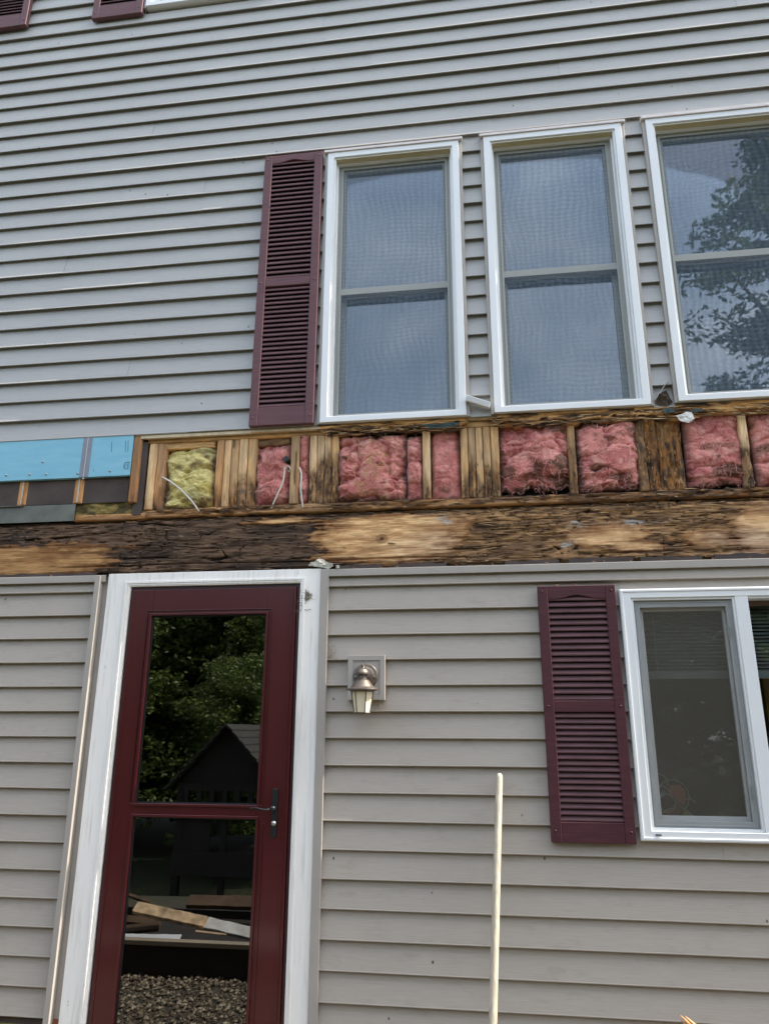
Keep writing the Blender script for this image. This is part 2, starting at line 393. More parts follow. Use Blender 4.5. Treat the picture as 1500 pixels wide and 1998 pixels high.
# ================================================================== SETTING
def ground_h(x, y):
    h = -sstep(3.6, 11.0, -y)*1.35
    return h+(fbm(x*.4+50, y*.4+50, 3, 3)-.5)*.12*sstep(2.5, 6, -y)
def make_ground():
    xs = np.concatenate([np.linspace(-160, -14, 30), np.linspace(-13, 13, 105), np.linspace(14, 160, 30)])
    ys = np.concatenate([np.linspace(-200, -16, 36), np.linspace(-15.5, 3, 90), [6, 20, 60]])
    X, Y = np.meshgrid(xs, ys); Z = ground_h(X, Y)
    idx = np.arange(X.size).reshape(X.shape)
    q = np.stack([idx[:-1, :-1], idx[:-1, 1:], idx[1:, 1:], idx[1:, :-1]], -1).reshape(-1, 4)
    me = bpy.data.meshes.new('ground'); me.from_pydata(np.stack([X, Y, Z], -1).reshape(-1, 3).tolist(), [], q.tolist()); me.shade_smooth()
    m, nt, b = newmat('gravel_and_earth'); v = coords(nt)
    vo = N(nt, 'ShaderNodeTexVoronoi'); vo.inputs['Scale'].default_value = 42; nt.links.new(v, vo.inputs['Vector'])
    c = ramp(nt, noise(nt, v, 55, 3, .7), [(.3, (.045, .038, .025)), (.6, (.09, .075, .05)), (.8, (.14, .12, .08))])
    sep = N(nt, 'ShaderNodeSeparateXYZ'); nt.links.new(v, sep.inputs[0])
    mr = N(nt, 'ShaderNodeMapRange'); mr.inputs['From Min'].default_value = -3.5; mr.inputs['From Max'].default_value = -5.5
    nt.links.new(sep.outputs['Y'], mr.inputs['Value'])
    grass = ramp(nt, noise(nt, v, 8, 6, .7), [(.3, (.018, .024, .008)), (.7, (.05, .06, .018))])
    nt.links.new(mixn(nt, mr.outputs[0], c, grass), b.inputs['Base Color']); b.inputs['Roughness'].default_value = .95
    bump(nt, b, vo.outputs['Distance'], .9, .02)
    me.materials.append(m); o = bpy.data.objects.new('ground', me); COL.objects.link(o); tag(o, kind='structure')
make_ground()
def make_gravel():
    r = np.random.RandomState(3); mb_v = []; mb_f = []
    base = np.array([(1, 0, 0), (0, 1, 0), (-1, 0, 0), (0, -1, 0), (0, 0, 1), (0, 0, -1)], float)
    fc = [(0, 1, 4), (1, 2, 4), (2, 3, 4), (3, 0, 4), (1, 0, 5), (2, 1, 5), (3, 2, 5), (0, 3, 5)]
    for i in range(16000):
        x = r.uniform(-4.2, .6); y = -r.uniform(.05, 2.9); s = r.uniform(.008, .021)
        p = base*np.array([s, s*r.uniform(.6, 1), s*r.uniform(.5, .8)])*r.uniform(.75, 1.25, (6, 1))
        a = r.uniform(0, 6.28); c_, s_ = math.cos(a), math.sin(a)
        p = np.stack([p[:, 0]*c_-p[:, 1]*s_+x, p[:, 0]*s_+p[:, 1]*c_+y, p[:, 2]+s*.4+r.uniform(0, .012)], -1)
        o = len(mb_v); mb_v += p.tolist(); mb_f += [tuple(k+o for k in f) for f in fc]
    me = bpy.data.meshes.new('gravel'); me.from_pydata(mb_v, [], mb_f)
    m, nt, b = newmat('gravel_stones'); g = N(nt, 'ShaderNodeNewGeometry')
    nt.links.new(ramp(nt, g.outputs['Random Per Island'], [(0, (.08, .06, .045)), (.5, (.20, .16, .11)), (1, (.42, .36, .27))]), b.inputs['Base Color'])
    b.inputs['Roughness'].default_value = .9; me.materials.append(m)
    o = bpy.data.objects.new('gravel', me); COL.objects.link(o); tag(o, 'loose grey brown gravel in front of the house', 'gravel', kind='stuff')
make_gravel()

# ================================================================== HOUSE
house = empty('house')
tag(house, 'grey vinyl sided house with its rotten rim beam and stud bays laid bare', 'house')
E_ = .1143; ZU, ZL = 3.0927, 2.2616
XL, XR, ZTOP = -4.8, 3.6, 9.0
W1 = (-.822, -.052, 3.098, 4.772); W2 = (.050, .820, 3.103, 4.776); W3 = (.913, 1.990, 3.112, 4.782)
WT = (-2.050, -1.20, 6.060, 7.70)
DOOR = (-1.852, -.778, 2.350)
LW = (.580, 1.640, 1.186, 2.216)

def siding_mesh(name, courses, free, seams, mat='siding'):
    V = []; F = []
    for k, zk in courses:
        for (a, b, zlo, zhi) in free(zk, zk+E_):
            cuts = [a]+sorted(x for x in seams.get(k, []) if a+.05 < x < b-.05)+[b]
            for pi in range(len(cuts)-1):
                x0, x1 = cuts[pi], cuts[pi+1]; off = -.0016*((pi+k) % 2)
                n = max(2, int((x1-x0)/.05)+1); xs = np.linspace(x0, x1, n)
                wob = .0017*(fbm(xs*1.1, k*3.7+0*xs, 4, 3)-.5); wz = .0022*(fbm(xs*.8, k*5.1+0*xs, 9, 2)-.5)
                prof = []
                zh = min(zhi, zk+E_); top_t = (zh-zk)/E_
                prof.append((zh+(.020 if zh >= zk+E_-1e-6 else 0), .0240*top_t))
                for t in (.75, .5, .25, .07):
                    z = zk+E_*t
                    if zlo < z < zh: prof.append((z, .0240*t-.0012*math.sin(math.pi*t)))
                if zlo <= zk: prof += [(zk+.0035, -.0002), (zk+.0008, .0010), (zk, .0025), (zk+.0012, .0034), (zk+.0190, .0050), (zk+.0205, .0270)]
                else: prof.append((zlo, .0240*(zlo-zk)/E_))
                o = len(V); mth = len(prof)
                for i in range(n):
                    for (z, y) in prof: V.append((xs[i], y+off+wob[i], z+wz[i]))
                for i in range(n-1):
                    for j in range(mth-1): F.append((o+i*mth+j, o+i*mth+j+1, o+(i+1)*mth+j+1, o+(i+1)*mth+j))
    mb = MB(); mb.v = V; mb.f = F
    me = bpy.data.meshes.new(name); me.from_pydata(V, [], F); me.materials.append(M[mat])
    o = bpy.data.objects.new(name, me); COL.objects.link(o); o.parent = house
    return o
def subtract(lo, hi, xa, xb, z0, z1):
    """free x-intervals of a course (lo..hi), with the part above/below an opening kept"""
    out = []
    segs = [(xa, xb, lo, hi)]
    return segs
def free_fn(xa, xb, zmin, zmax, holes):
    def f(lo, hi):
        lo2, hi2 = max(lo, zmin), min(hi, zmax)
        if hi2-lo2 < .002: return []
        xs = sorted({xa, xb}|{max(xa, min(xb, h[0])) for h in holes}|{max(xa, min(xb, h[1])) for h in holes})
        res = []
        for a, b in zip(xs[:-1], xs[1:]):
            if b-a < .003: continue
            mid = (a+b)/2; l, h_ = lo2, hi2; ok = True
            for (x0, x1, z0, z1) in holes:
                if x0 < mid < x1:
                    if z0 <= l and z1 >= h_: ok = False; break
                    if z0 > l and z0 < h_: res.append((a, b, l, z0)); 
                    if z1 > l and z1 < h_: l = z1
                    elif z0 > l and z0 < h_: ok = False
            if ok: res.append((a, b, l, h_))
        # merge neighbours with the same heights
        mer = []
        for r_ in res:
            if mer and abs(mer[-1][1]-r_[0]) < 1e-6 and abs(mer[-1][2]-r_[2]) < 1e-6 and abs(mer[-1][3]-r_[3]) < 1e-6: mer[-1] = (mer[-1][0], r_[1], r_[2], r_[3])
            else: mer.append(r_)
        return mer
    return f
def grow(w, d=-.004): return (w[0]-d, w[1]+d, w[2]-.02, w[3]+.006)
holes_up = [grow(W1), grow(W2), grow(W3), grow(WT)]
seams = {}
def seam(px, py, kpair):
    x, z = P(px, py); k = int(math.floor((z-ZU)/E_)); seams.setdefault(k, []).append(x)
    if kpair: seams.setdefault(k+1, []).append(x)
for s_ in ((298, 252, 0), (630, 45, 0), (632, 78, 0), (723, 92, 0), (722, 120, 0), (1088, 100, 0), (1090, 132, 0), (960, 246, 0), (1440, 30, 1), (250, 718, 0), (120, 560, 1), (395, 400, 1)): seam(*s_)
siding_mesh('siding', [(k, ZU+k*E_) for k in range(0, 52)], free_fn(XL, XR, ZU, ZTOP, holes_up), seams)
lseam = {-1: [PX(975, 1215)], 0: [PX(975, 1150)], -9: [.9], -10: [.9], -6: [-3.0], -7: [-3.0]}
XDL = PX(192, 1135)                       # siding stops at the door channel on the left
XDR = PX(641, 1150)
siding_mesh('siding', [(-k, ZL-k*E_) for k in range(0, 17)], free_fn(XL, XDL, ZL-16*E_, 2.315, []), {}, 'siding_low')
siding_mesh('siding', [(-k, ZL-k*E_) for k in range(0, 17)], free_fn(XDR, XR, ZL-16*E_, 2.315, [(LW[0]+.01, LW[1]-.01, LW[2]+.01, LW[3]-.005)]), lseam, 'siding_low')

# top J channels over the lower siding, and the upright channels beside the door
for a, b in ((XL, PX(207, 1118)+.01), (XDR-.018, XR)):
    n = 40; tr = MB()
    prof = [(2.344, .024), (2.344, -.010), (2.341, -.013), (2.311, -.013), (2.309, -.011), (2.311, -.008), (2.335, -.006), (2.338, .024)]
    for i in range(n):
        xa, xb = a+(b-a)*i/n, a+(b-a)*(i+1)/n
        wa, wb = [.0022*(float(vn(x*2.3, 1.5, 3))-.5) for x in (xa, xb)]
        vs = [(xa, y+wa, z+wa) for z, y in prof]+[(xb, y+wb, z+wb) for z, y in prof]; k = len(prof)
        tr.add(vs, [(j, j+1, k+j+1, k+j) for j in range(k-1)])
    tr.build('siding_trim', M['trim'], house)
ch = MB()                                 # left of the door: wide channel with a lip that catches the sun
zb = .415
xa = XDL; xb = PX(209, 1122)
ch.box(xa-.004, xa+.020, -.026, -.022, zb, 2.338); ch.box(xa+.020, xa+.023, -.026, .016, zb, 2.338)
ch.box(xa+.023, DOOR[0]+.006, .012, .017, zb, 2.338)
ch.build('door_channel', M['trim'], house, .001)
ch = MB(); x0 = DOOR[1]+.002
ch.box(x0, XDR+.002, -.016, -.012, .30, 2.346); ch.box(XDR-.001, XDR+.002, -.0119, .010, .30, 2.306); ch.box(x0, x0+.003, -.0119, .02, .30, 2.346)
ch.build('door_channel', M['trim'], house, .001)

# backing: fibreboard sheathing with openings, foundation
bk = MB(); YS0, YS1 = .0285, .036
def sheet(x0, x1, z0, z1): bk.box(x0, x1, YS0, YS1, z0, z1)
sheet(XL, XR, 4.79, 6.05); sheet(XL, -.83, 3.30, 4.788); sheet(-.045, .043, 3.11, 4.788); sheet(.826, .908, 3.2, 4.788); sheet(1.99, XR, 3.11, 4.788)
sheet(XL, -2.05, 6.052, ZTOP); sheet(-1.2, XR, 6.052, ZTOP); sheet(-2.048, -1.202, 7.70, ZTOP)
sheet(XL, DOOR[0]+.02, .4, 2.345); sheet(DOOR[1]-.02, LW[0]+.02, .4, 2.345); sheet(LW[0]+.022, LW[1]-.02, 2.2, 2.345)
sheet(LW[0]+.022, LW[1]-.02, .4, 1.20); sheet(LW[1]-.018, XR, .4, 2.345)
bk.build('sheathing', M['felt'], house)
fd = MB(); fd.box(XL, DOOR[0]-.0, .03, .3, -.1, .434); fd.box(DOOR[1], XR, .03, .3, -.1, .40); fd.build('foundation', M['moss'], house)
cs = MB(); cs.box(DOOR[0]-.06, DOOR[0]+.02, .010, .029, .3, .432); cs.build('corner_block', simple('red_stain', (.25, .07, .03), .8), house)

# ---- interiors so that the panes look into dark rooms
def room(x0, x1, z0, z1, y0=.16, y1=3.0, mat=None):
    r = MB()
    vs = [(x0, y0, z0), (x1, y0, z0), (x1, y0, z1), (x0, y0, z1), (x0, y1, z0), (x1, y1, z0), (x1, y1, z1), (x0, y1, z1)]
    r.add(vs, [(4, 5, 6, 7), (0, 1, 5, 4), (3, 7, 6, 2), (0, 4, 7, 3), (1, 2, 6, 5)])
    return r.build('room', mat or M['room'], house)
room(-1.6, 2.9, 2.95, 5.2, .20)
room(-2.9, -.4, 5.8, 8.2, .20)
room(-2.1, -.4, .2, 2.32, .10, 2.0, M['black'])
room(-.3, 2.4, .5, 2.34, .16, 2.6)

# ---- windows of the upper storey
def upper_window(w, label, meet_z, curtain=True):
    x0, x1, z0, z1 = w
    root = MB()
    root.ring(x0+.017, x1-.017, z0, z1-.016, .036, -.022, .030, .030, .034)           # casing face
    root.ring(x0+.053, x1-.053, z0+.030, z1-.050, .010, -.012, .070, .006, .008)       # inner step
    root.ring(x0+.063, x1-.063, z0+.036, z1-.058, .008, .022, .070, .005, .006)
    o = root.build('window', M['white'], house, .0015); o['label'] = label
    s = MB(); s.box(x0+.064, x1-.064, .0305, .0445, z1-.0535, z1-.0512); s.box(x0+.054, x1-.054, -.0118, .0218, z1-.0600, z1-.0582) ; s.build('head_bounce_strip', M['warm_bounce'], o)  # thin strips added to paint warm bounce light on the white head
    j = MB(); j.box(x0, x0+.0165, -.012, .022, z0-.004, z1-.018); j.build('channel', M['trim'], o, .002); j = MB(); j.box(x1-.0165, x1, -.012, .022, z0-.004, z1-.018); j.build('channel', M['trim'], o, .002)
    h = MB(); h.box(x0-.004, x1+.004, -.030, .016, z1-.0155, z1-.001); h.box(x0-.004, x1+.004, -.010, .016, z1-.001, z1+.010); h.build('head_flashing', simple('pale_flashing', (.66, .60, .58), .4, bst=0), o, .001)
    a, b, c, d = x0+.0715, x1-.0715, z0+.0415, z1-.0645
    s = MB(); s.ring(a, b, c, d, .014, .046, .16); s.build('frame', M['sash'], o, .001)
    s = MB(); s.ring(a+.0142, b-.0142, meet_z-.0125, d-.0142, .026, .054, .084, .022, .026); s.box(a+.0145, b-.0145, .0462, .0538, meet_z-.0260, meet_z+.012); s.build('sash', M['sash'], o, .0015)
    s = MB(); s.ring(a+.0142, b-.0142, c+.0142, meet_z+.010, .030, .090, .12, .034, .026); s.build('sash', M['sash'], o, .0015)
    s = MB(); s.box(a+.03, b-.03, .066, .070, meet_z, d-.03); s.build('pane', M['glass_up'], o)
    s = MB(); s.box(a+.03, b-.03, .104, .108, c+.03, meet_z); s.build('pane', M['glass_up'], o)
    s = MB(); s.ring(a+.0145, b-.0145, c+.0145, d-.0145, .012, .042, .0455); s.build('screen_frame', M['sash'], o, .001)
    s = MB(); s.add([(a+.024, .0475, c+.024), (b-.024, .0475, c+.024), (b-.024, .0475, meet_z-.0262), (a+.024, .0475, meet_z-.0262)], [(0, 1, 2, 3)]); s.add([(a+.024, .0475, meet_z+.0122), (b-.024, .0475, meet_z+.0122), (b-.024, .0475, d-.024), (a+.024, .0475, d-.024)], [(0, 1, 2, 3)]); s.build('insect_screen', M['screen'], o)
    if curtain:
        n = 90; V = []
        for i in range(n):
            t = i/(n-1); x = a-.05+(b-a+.1)*t; y = .33+.035*math.sin(t*23+math.sin(t*7)*2)+.012*math.sin(t*61)
            V += [(x, y, c-.05), (x, y, d+.40)]
        s = MB(); s.add(V, [(2*i, 2*i+2, 2*i+3, 2*i+1) for i in range(n-1)]); s.build('curtain', M['curtain'], o, 0, True)
    return o
mz = PZ(770, 562, .055)
upper_window(W1, 'first of the three upper windows, beside the tall faded shutter', mz)
upper_window(W2, 'middle window of the three in the upper storey', PZ(1090, 527, .055))
upper_window(W3, 'right upper window that mirrors the tree', PZ(1400, 497, .055))
upper_window(WT, 'window at the top edge with only its sill showing', 6.9)

# ---- shutters
def shutter(x0, x1, z0, z1, mid, nl, mat, label, arch=.018, stile=.045, rails=(.030, .05, .100)):
    rt, rm, rb = rails; yf, yb = -.030, .002
    o = MB()
    o.box(x0, x0+stile, yf, yb, z0, z1); o.box(x1-stile, x1, yf, yb, z0, z1)
    o.box(x0+stile, x1-stile, yf+.001, yb, z0, z0+rb); o.box(x0+stile, x1-stile, yf+.001, yb, mid-rm/2, mid+rm/2)
    a, b = x0+stile, x1-stile; pts = [(a, z1), (b, z1)]
    for i in range(17):
        t = i/16; pts.append((b+(a-b)*t, z1-rt-.024+arch*sstep(.12, .5, t if t < .5 else 1-t)))
    o.poly(pts, yf+.001, yb)
    s = o.build('shutter', mat, house, .003); s['label'] = label
    back = MB(); back.box(a-.002, b+.002, -.0095, -.003, z0+.03, z1-.03); back.build('backing', M['black'], s)
    for (za, zb_, n) in ((mid+rm/2, z1-rt-.004, nl[0]), (z0+rb, mid-rm/2, nl[1])):
        lv = MB(); p = (zb_-za)/n
        for i in range(n):
            z = za+p*i
            V = []
            for x in (a-.001, b+.001):
                V += [(x, -.0245, z+.0016), (x, -.0265, z+.0050), (x, -.0265, z+.0075), (x, -.0120, z+p*.92), (x, -.0110, z+p*.82)]
            lv.add(V, [(j, (j+1) % 5, 5+(j+1) % 5, 5+j) for j in range(5)]+[(0, 1, 2, 3, 4), (9, 8, 7, 6, 5)])
        lv.build('louvres', M['louvre_low' if mat is M['shutter_low'] else 'louvre_up'], s)
    for zz in (z1-.025, mid, z0+.045):
        for xx in (x0+stile*.42, x1-stile*.42):
            q = MB(); q.tube([(xx, yf+.001, zz), (xx, yf-.002, zz), (xx, yf-.004, zz)], [.0048, .0045, .002], 10); q.build('screw', mat, s, 0, True)
    return s
zt = PZ(575, 300, -.03); zb_ = PZ(550, 828, -.03)
shutter(PX(517, 310, -.03), PX(629, 300, -.03), zb_, zt, PZ(562, 548, -.03), (26, 26), M['shutter_up'], 'tall faded shutter beside the first upper window')
za = PZ(1125, 1142, -.03); zc = PZ(1160, 1646, -.03)
shutter(PX(1048, 1147, -.03), PX(1200, 1145, -.03)-.002, zc, za, PZ(1140, 1378, -.03), (17, 18), M['shutter_low'], 'darker shutter beside the kitchen slider window', rails=(.038, .048, .080), stile=.044)
za = PZ(28, 50, -.03)
shutter(PX(50, 47, -.03)-.355, PX(50, 47, -.03), za, za+1.6, za+.8, (26, 26), M['shutter_up'], 'shutter in the top left corner')
shutter(PX(179, 33, -.03), PX(276, 26, -.03), PZ(225, 30, -.03), PZ(225, 30, -.03)+1.6, za+.8, (26, 26), M['shutter_up'], 'shutter beside the window at the top edge')

# ---- lower slider window
x0, x1, z0, z1 = LW
o = MB(); YF = -.026
def wP(px, py, Y): return P(px, py, Y)
fw = PX(1225, 1167, YF)-PX(1204, 1149, YF)
o.ring(x0, x1, z0, z1, .046, YF, .03, .038, .040)
o.ring(x0+.004, x1-.004, z0+.004, z1-.004, .010, YF-.004, YF-.0005)
o.ring(x0+.046, x1-.046, z0+.038, z1-.040, .012, YF+.008, .08, .012, .010)
mx0, mx1 = PX(1433, 1170, YF), PX(1459, 1172, YF)
o.box(mx0, mx1, YF+.0015, .08, z0+.034, z1-.036)
lw = o.build('window', M['white'], house, .0018); lw['label'] = 'white slider window with a half raised blind behind it'
sx0, sx1, sz0, sz1 = x0+.0585, mx0-.010, z0+.0505, z1-.0505
s = MB(); s.box(mx0-.0095, mx0-.0003, YF+.0065, .06, sz0-.01, sz1+.01); s.build('track', M['white'], lw, .001)
s = MB(); s.ring(sx0, sx1, sz0, sz1, .026, -.004, .014, .026, .030); s.ring(sx0+.006, sx1-.006, sz0+.006, sz1-.006, .006, -.0065, -.0042); s.build('screen_frame', simple('grey_alloy', (.30, .31, .30), .4, bst=.03), lw, .001)
s = MB(); s.add([(sx0+.024, .004, sz0+.024), (sx1-.024, .004, sz0+.024), (sx1-.024, .004, sz1-.028), (sx0+.024, .004, sz1-.028)], [(0, 1, 2, 3)])
def fine_screen():
    m, nt, b = newmat('fine_screen'); nt.nodes.remove(b); out = nt.nodes['Material Output']
    d = N(nt, 'ShaderNodeBsdfDiffuse'); d.inputs['Color'].default_value = (.17, .155, .125, 1); t = N(nt, 'ShaderNodeBsdfTransparent')
    mx = N(nt, 'ShaderNodeMixShader'); mr = N(nt, 'ShaderNodeMapRange'); mr.inputs['To Min'].default_value = .30; mr.inputs['To Max'].default_value = .45
    nt.links.new(noise(nt, coords(nt), 5, 5), mr.inputs['Value']); nt.links.new(mr.outputs[0], mx.inputs[0])
    nt.links.new(t.outputs[0], mx.inputs[1]); nt.links.new(d.outputs[0], mx.inputs[2]); nt.links.new(mx.outputs[0], out.inputs[0]); return m
s.build('insect_screen', fine_screen(), lw)
for (px, py) in ((1423, 1231), (1466, 1545)):
    q = MB(); a, b = P(px, py, -.008); q.ring(a-.008, a+.004, b-.022, b+.022, .002, -.0095, -.0068); q.build('latch', M['sash'], lw)
s = MB(); s.ring(sx0+.012, sx1-.004, sz0+.012, sz1-.012, .030, .024, .05); s.build('sash', M['white'], lw, .001)
s = MB(); s.box(sx0+.03, sx1-.03, .034, .038, sz0+.03, sz1-.03); s.build('pane', M['glass_low'], lw)
s = MB(); s.ring(mx1+.001, x1-.059, z0+.0505, z1-.0505, .020, .045, .075, .026, .022); s.build('sash', simple('brown_sash', (.12, .07, .045), .5), lw, .001)
s = MB(); s.box(mx1+.015, x1-.07, .058, .062, z0+.07, z1-.066); s.build('pane', M['glass_low'], lw)
s = MB(); a, b = P(1284, 1629, YF-.001); s.box(a-.011, a+.011, YF-.0045, YF-.0002, b-.002, b+.002); s.build('weep_hole', M['rubber'], lw)
# blind, and the things on the inner sill
bl = MB(); zt = z1-.03; zbm = PZ(1340, 1322, .13); nn = 20
for i in range(nn):
    z = zt-(zt-zbm-.02)*(i+.5)/nn
    bl.add([(x0+.03, .118, z-.006), (x1-.03, .118, z-.006), (x1-.03, .140, z+.007), (x0+.03, .140, z+.007)], [(0, 1, 2, 3)])
bl.box(x0+.03, x1-.03, .116, .142, zbm-.006, zbm+.028); bl.box(x0+.03, x1-.03, .112, .146, zt-.001, zt+.03)
for fx in (.15, .62, .9): bl.box(x0+(x1-x0)*fx, x0+(x1-x0)*fx+.003, .1155, .1175, zbm, zt)
b_ = bl.build('window_blind', M['blind']); tag(b_, 'half raised white slatted blind hanging inside the lower window', 'blind')
st = MB()
st.box(x0+.02, x1-.02, .085, .20, z0-.02, z0+.050); st.build('inner_sill', simple('red_brown_sill', (.22, .08, .04), .6), house)
wp_ = empty('suncatcher', (PX(1300, 1560, .07), .07, z0+.05)); tag(wp_, 'stained glass flower suncatcher in the lower left window corner', 'suncatcher')
def arc(cx, cz, r, a0, a1, n=22): return [(cx+r*math.cos(R(a0+(a1-a0)*i/n)), cz+r*math.sin(R(a0+(a1-a0)*i/n))) for i in range(n+1)]
def ink(px, py): return P(px, py, .07)
c0 = ink(1299, 1567); sc = 1/430.
def place(child): child.location = Vector(child.location)-wp_.location; child.parent = wp_; return child
cm = MB()
for (px, py, r, a0, a1) in ((1300, 1567, 15, 0, 360), (1313, 1553, 27, -60, 190), (1282, 1530, 18, -10, 130), (1282, 1566, 30, 20, 130)):
    c = ink(px, py); cm.tube([(a, .07, b) for a, b in arc(c[0], c[1], r*sc, a0, a1)], .0016, 6)
for pts in (((1286, 1590), (1300, 1580), (1311, 1577), (1318, 1566)), ((1318, 1566), (1334, 1578), (1350, 1590)), ((1335, 1560), (1345, 1558), (1356, 1566))):
    cm.tube([(*ink(a, b)[:1], .07, ink(a, b)[1]) for a, b in pts], .0016, 6)
place(cm.build('lead_line', simple('lead', (.7, .66, .58), .5, bst=0)))
def petal(pts, col):
    m = MB(); m.poly([ink(a, b) for a, b in pts], .069, .0715)
    place(m.build('petal', simple('tinted_glass', col, .2, bst=0)))
petal([(1300, 1549), (1308, 1532), (1325, 1530), (1337, 1545), (1338, 1560), (1333, 1572), (1319, 1563), (1315, 1552)], (.75, .22, .14))
petal([(1288, 1590), (1300, 1581), (1311, 1578), (1318, 1568), (1330, 1578), (1322, 1592)], (.40, .13, .06))
petal([(1330, 1592), (1334, 1580), (1352, 1592)], (.55, .45, .08))
petal([(1286, 1560), (1284, 1548), (1294, 1542), (1300, 1549), (1290, 1556)], (.5, .55, .6))
cu = MB(); a, b = P(1499, 1360, .45); cu.box(a-.02, a+.5, .44, .47, b-.12, b+.13); tag(cu.build('curtain', M['amber']), 'amber cloth hanging inside behind the right pane', 'curtain')

# ---- door: painted casing, frame and storm door
dx0, dx1, dz1 = DOOR
zbot = .20
o = MB(); YC = -.006
jx0, jx1 = PX(250, 1180, YC)-.010, PX(583, 1150, YC)
cw0 = PX(253, 1165, YC)-dx0; cw1 = dx1-PX(585, 1165, YC)
zh = PZ(420, 1141, YC)
pl = [(dx0, zbot), (dx0, dz1), (dx1, dz1), (dx1, zbot), (dx1-cw1, zbot), (dx1-cw1, zh), (dx0+cw0, zh), (dx0+cw0, zbot)]
vs = [(a, YC, b) for a, b in pl]+[(a, .02, b) for a, b in pl]
o.add(vs, [(0, 1, 6, 7), (1, 2, 5, 6), (2, 3, 4, 5)]+[(8+a, 8+b, 8+c, 8+d) for a, b, c, d in ((7, 6, 1, 0), (6, 5, 2, 1), (5, 4, 3, 2))]+[(i, (i+1) % 8, 8+(i+1) % 8, 8+i) for i in range(8)])
dc = o.build('door_casing', M['casing'], house, .003)
s = MB()                                    # moulded inner bead
for k, (wd, y) in enumerate(((.012, YC-.006), (.008, YC-.003))):
    q = .0+k*.0125
    a0, a1, zz = dx0+cw0-.026+q, dx1-cw1+.026-q, zh+.026-q
    s.box(a0, a0+wd, y, YC-.0002, zbot, zz); s.box(a1-wd, a1, y, YC-.0002, zbot, zz); s.box(a0+wd, a1-wd, y, YC-.0002, zz-wd, zz)
s.build('moulding', M['casing'], dc, .002)
s = MB(); s.box(dx0+cw0-.012, dx1-cw1+.012, .0202, .09, zbot, zbot+.02); s.build('threshold', M['flash'], dc)
# storm door
YD = -.002
X0, X1 = dx0+cw0+.002, dx1-cw1-.002
zt = zh-.018
fr = MB(); fr.box(X0-.001, X1+.001, .008, .05, zt+.002, zh-.001)
fr.box(X0-.001, X0+.010, .006, .05, zbot, zt+.0018); fr.box(X1-.014, X1+.001, .006, .05, zbot, zt+.0018)
fr.build('door_frame', simple('dark_door_frame', (.045, .012, .014), .4), dc, .001)
gx0, gx1 = PX(297, 1205, YD), PX(521, 1205, YD); gzt = PZ(410, 1199, YD)
mzt, mzb = PZ(385, 1570, YD), PZ(380, 1594, YD)
D0, D1 = X0+.0105, X1-.016
dm = MB(); yb = .018
dm.box(D0, gx0, YD, yb, zbot, zt); dm.box(gx1, D1, YD, yb, zbot, zt); dm.box(gx0, gx1, YD+.0004, yb, gzt, zt); dm.box(gx0, gx1, YD+.0004, yb, mzb, mzt)
dm.box(gx0, gx1, YD+.0004, yb, zbot, zbot+.12)
dd = dm.build('storm_door', M['door'], house, .002); dd['label'] = 'burgundy storm door with two dark panes'
s = MB()
s.ring(gx0-.024, gx1+.024, mzt-.001, gzt+.024, .0035, YD-.005, YD-.0002); s.ring(gx0-.009, gx1+.009, mzt-.008, gzt+.009, .0105, YD-.009, YD-.0003)
s.ring(gx0-.009, gx1+.009, zbot+.110, mzb+.008, .0105, YD-.009, YD-.0003)
s.box(D1-.020, D1-.014, YD-.005, YD-.0002, zbot, zt-.005); s.box(D0+.012, D0+.016, YD-.003, YD-.0002, zbot, zt-.005)
s.box(gx1+.0242, gx1+.030, YD-.006, YD-.0002, zbot, mzb-.02)
s.build('raised_trim', M['door'], dd, .0018)
s = MB(); s.ring(gx0-.004, gx1+.004, mzt-.004, gzt+.004, .012, .006, .017, ); s.ring(gx0-.004, gx1+.004, zbot+.118, mzb+.004, .012, .006, .017); s.build('gasket', M['rubber'], dd)
s = MB(); s.box(gx0-.002, gx1+.002, .008, .012, mzt-.002, gzt+.002); s.build('pane', M['glass_door'], dd)
s = MB(); s.box(gx0-.002, gx1+.002, .008, .012, zbot+.12, mzb+.002); s.build('pane', M['glass_door'], dd)
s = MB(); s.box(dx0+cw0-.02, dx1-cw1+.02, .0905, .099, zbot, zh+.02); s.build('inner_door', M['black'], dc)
# handle plate and lever
hx, hz0 = P(535, 1590, YD-.01); zt_, zb2 = PZ(537, 1538, YD-.01), PZ(533, 1635, YD-.01)
pts = []
for i in range(13): q = R(15*i); pts.append((hx+.0125*math.cos(q), zt_-.0125+.0125*math.sin(q)))
for i in range(13): q = R(180+15*i); pts.append((hx+.0125*math.cos(q), zb2+.0125+.0125*math.sin(q)))
s = MB(); s.poly(pts, YD-.010, YD-.0004); hp = s.build('door_handle', M['handle'], dd, .002)
kz = PZ(536, 1577, YD-.02)
s = MB(); s.tube([(hx, YD-.010, kz), (hx, YD-.030, kz), (hx, YD-.040, kz), (hx, YD-.045, kz)], [.009, .010, .0115, .006], 14)
s.tube([(hx-.006, YD-.034, kz-.002), (hx-.03, YD-.040, kz-.006), (hx-.055, YD-.044, kz-.002), (hx-.078, YD-.042, kz+.003), (hx-.098, YD-.038, kz-.001), (hx-.110, YD-.034, kz-.012)], [.006, .004, .0035, .0035, .003, .002], 8)
s.build('lever', M['handle'], dd, 0, True)
kz = PZ(534, 1607, YD-.02)
s = MB(); s.tube([(hx, YD-.010, kz), (hx, YD-.016, kz), (hx, YD-.020, kz)], [.0105, .0105, .007], 16); s.build('lock', M['steel'], dd, 0, True)

# ---- the exposed framing
YB = .030      # plane of studs and rim beam
ZPL = 2.688    # top of bottom plate
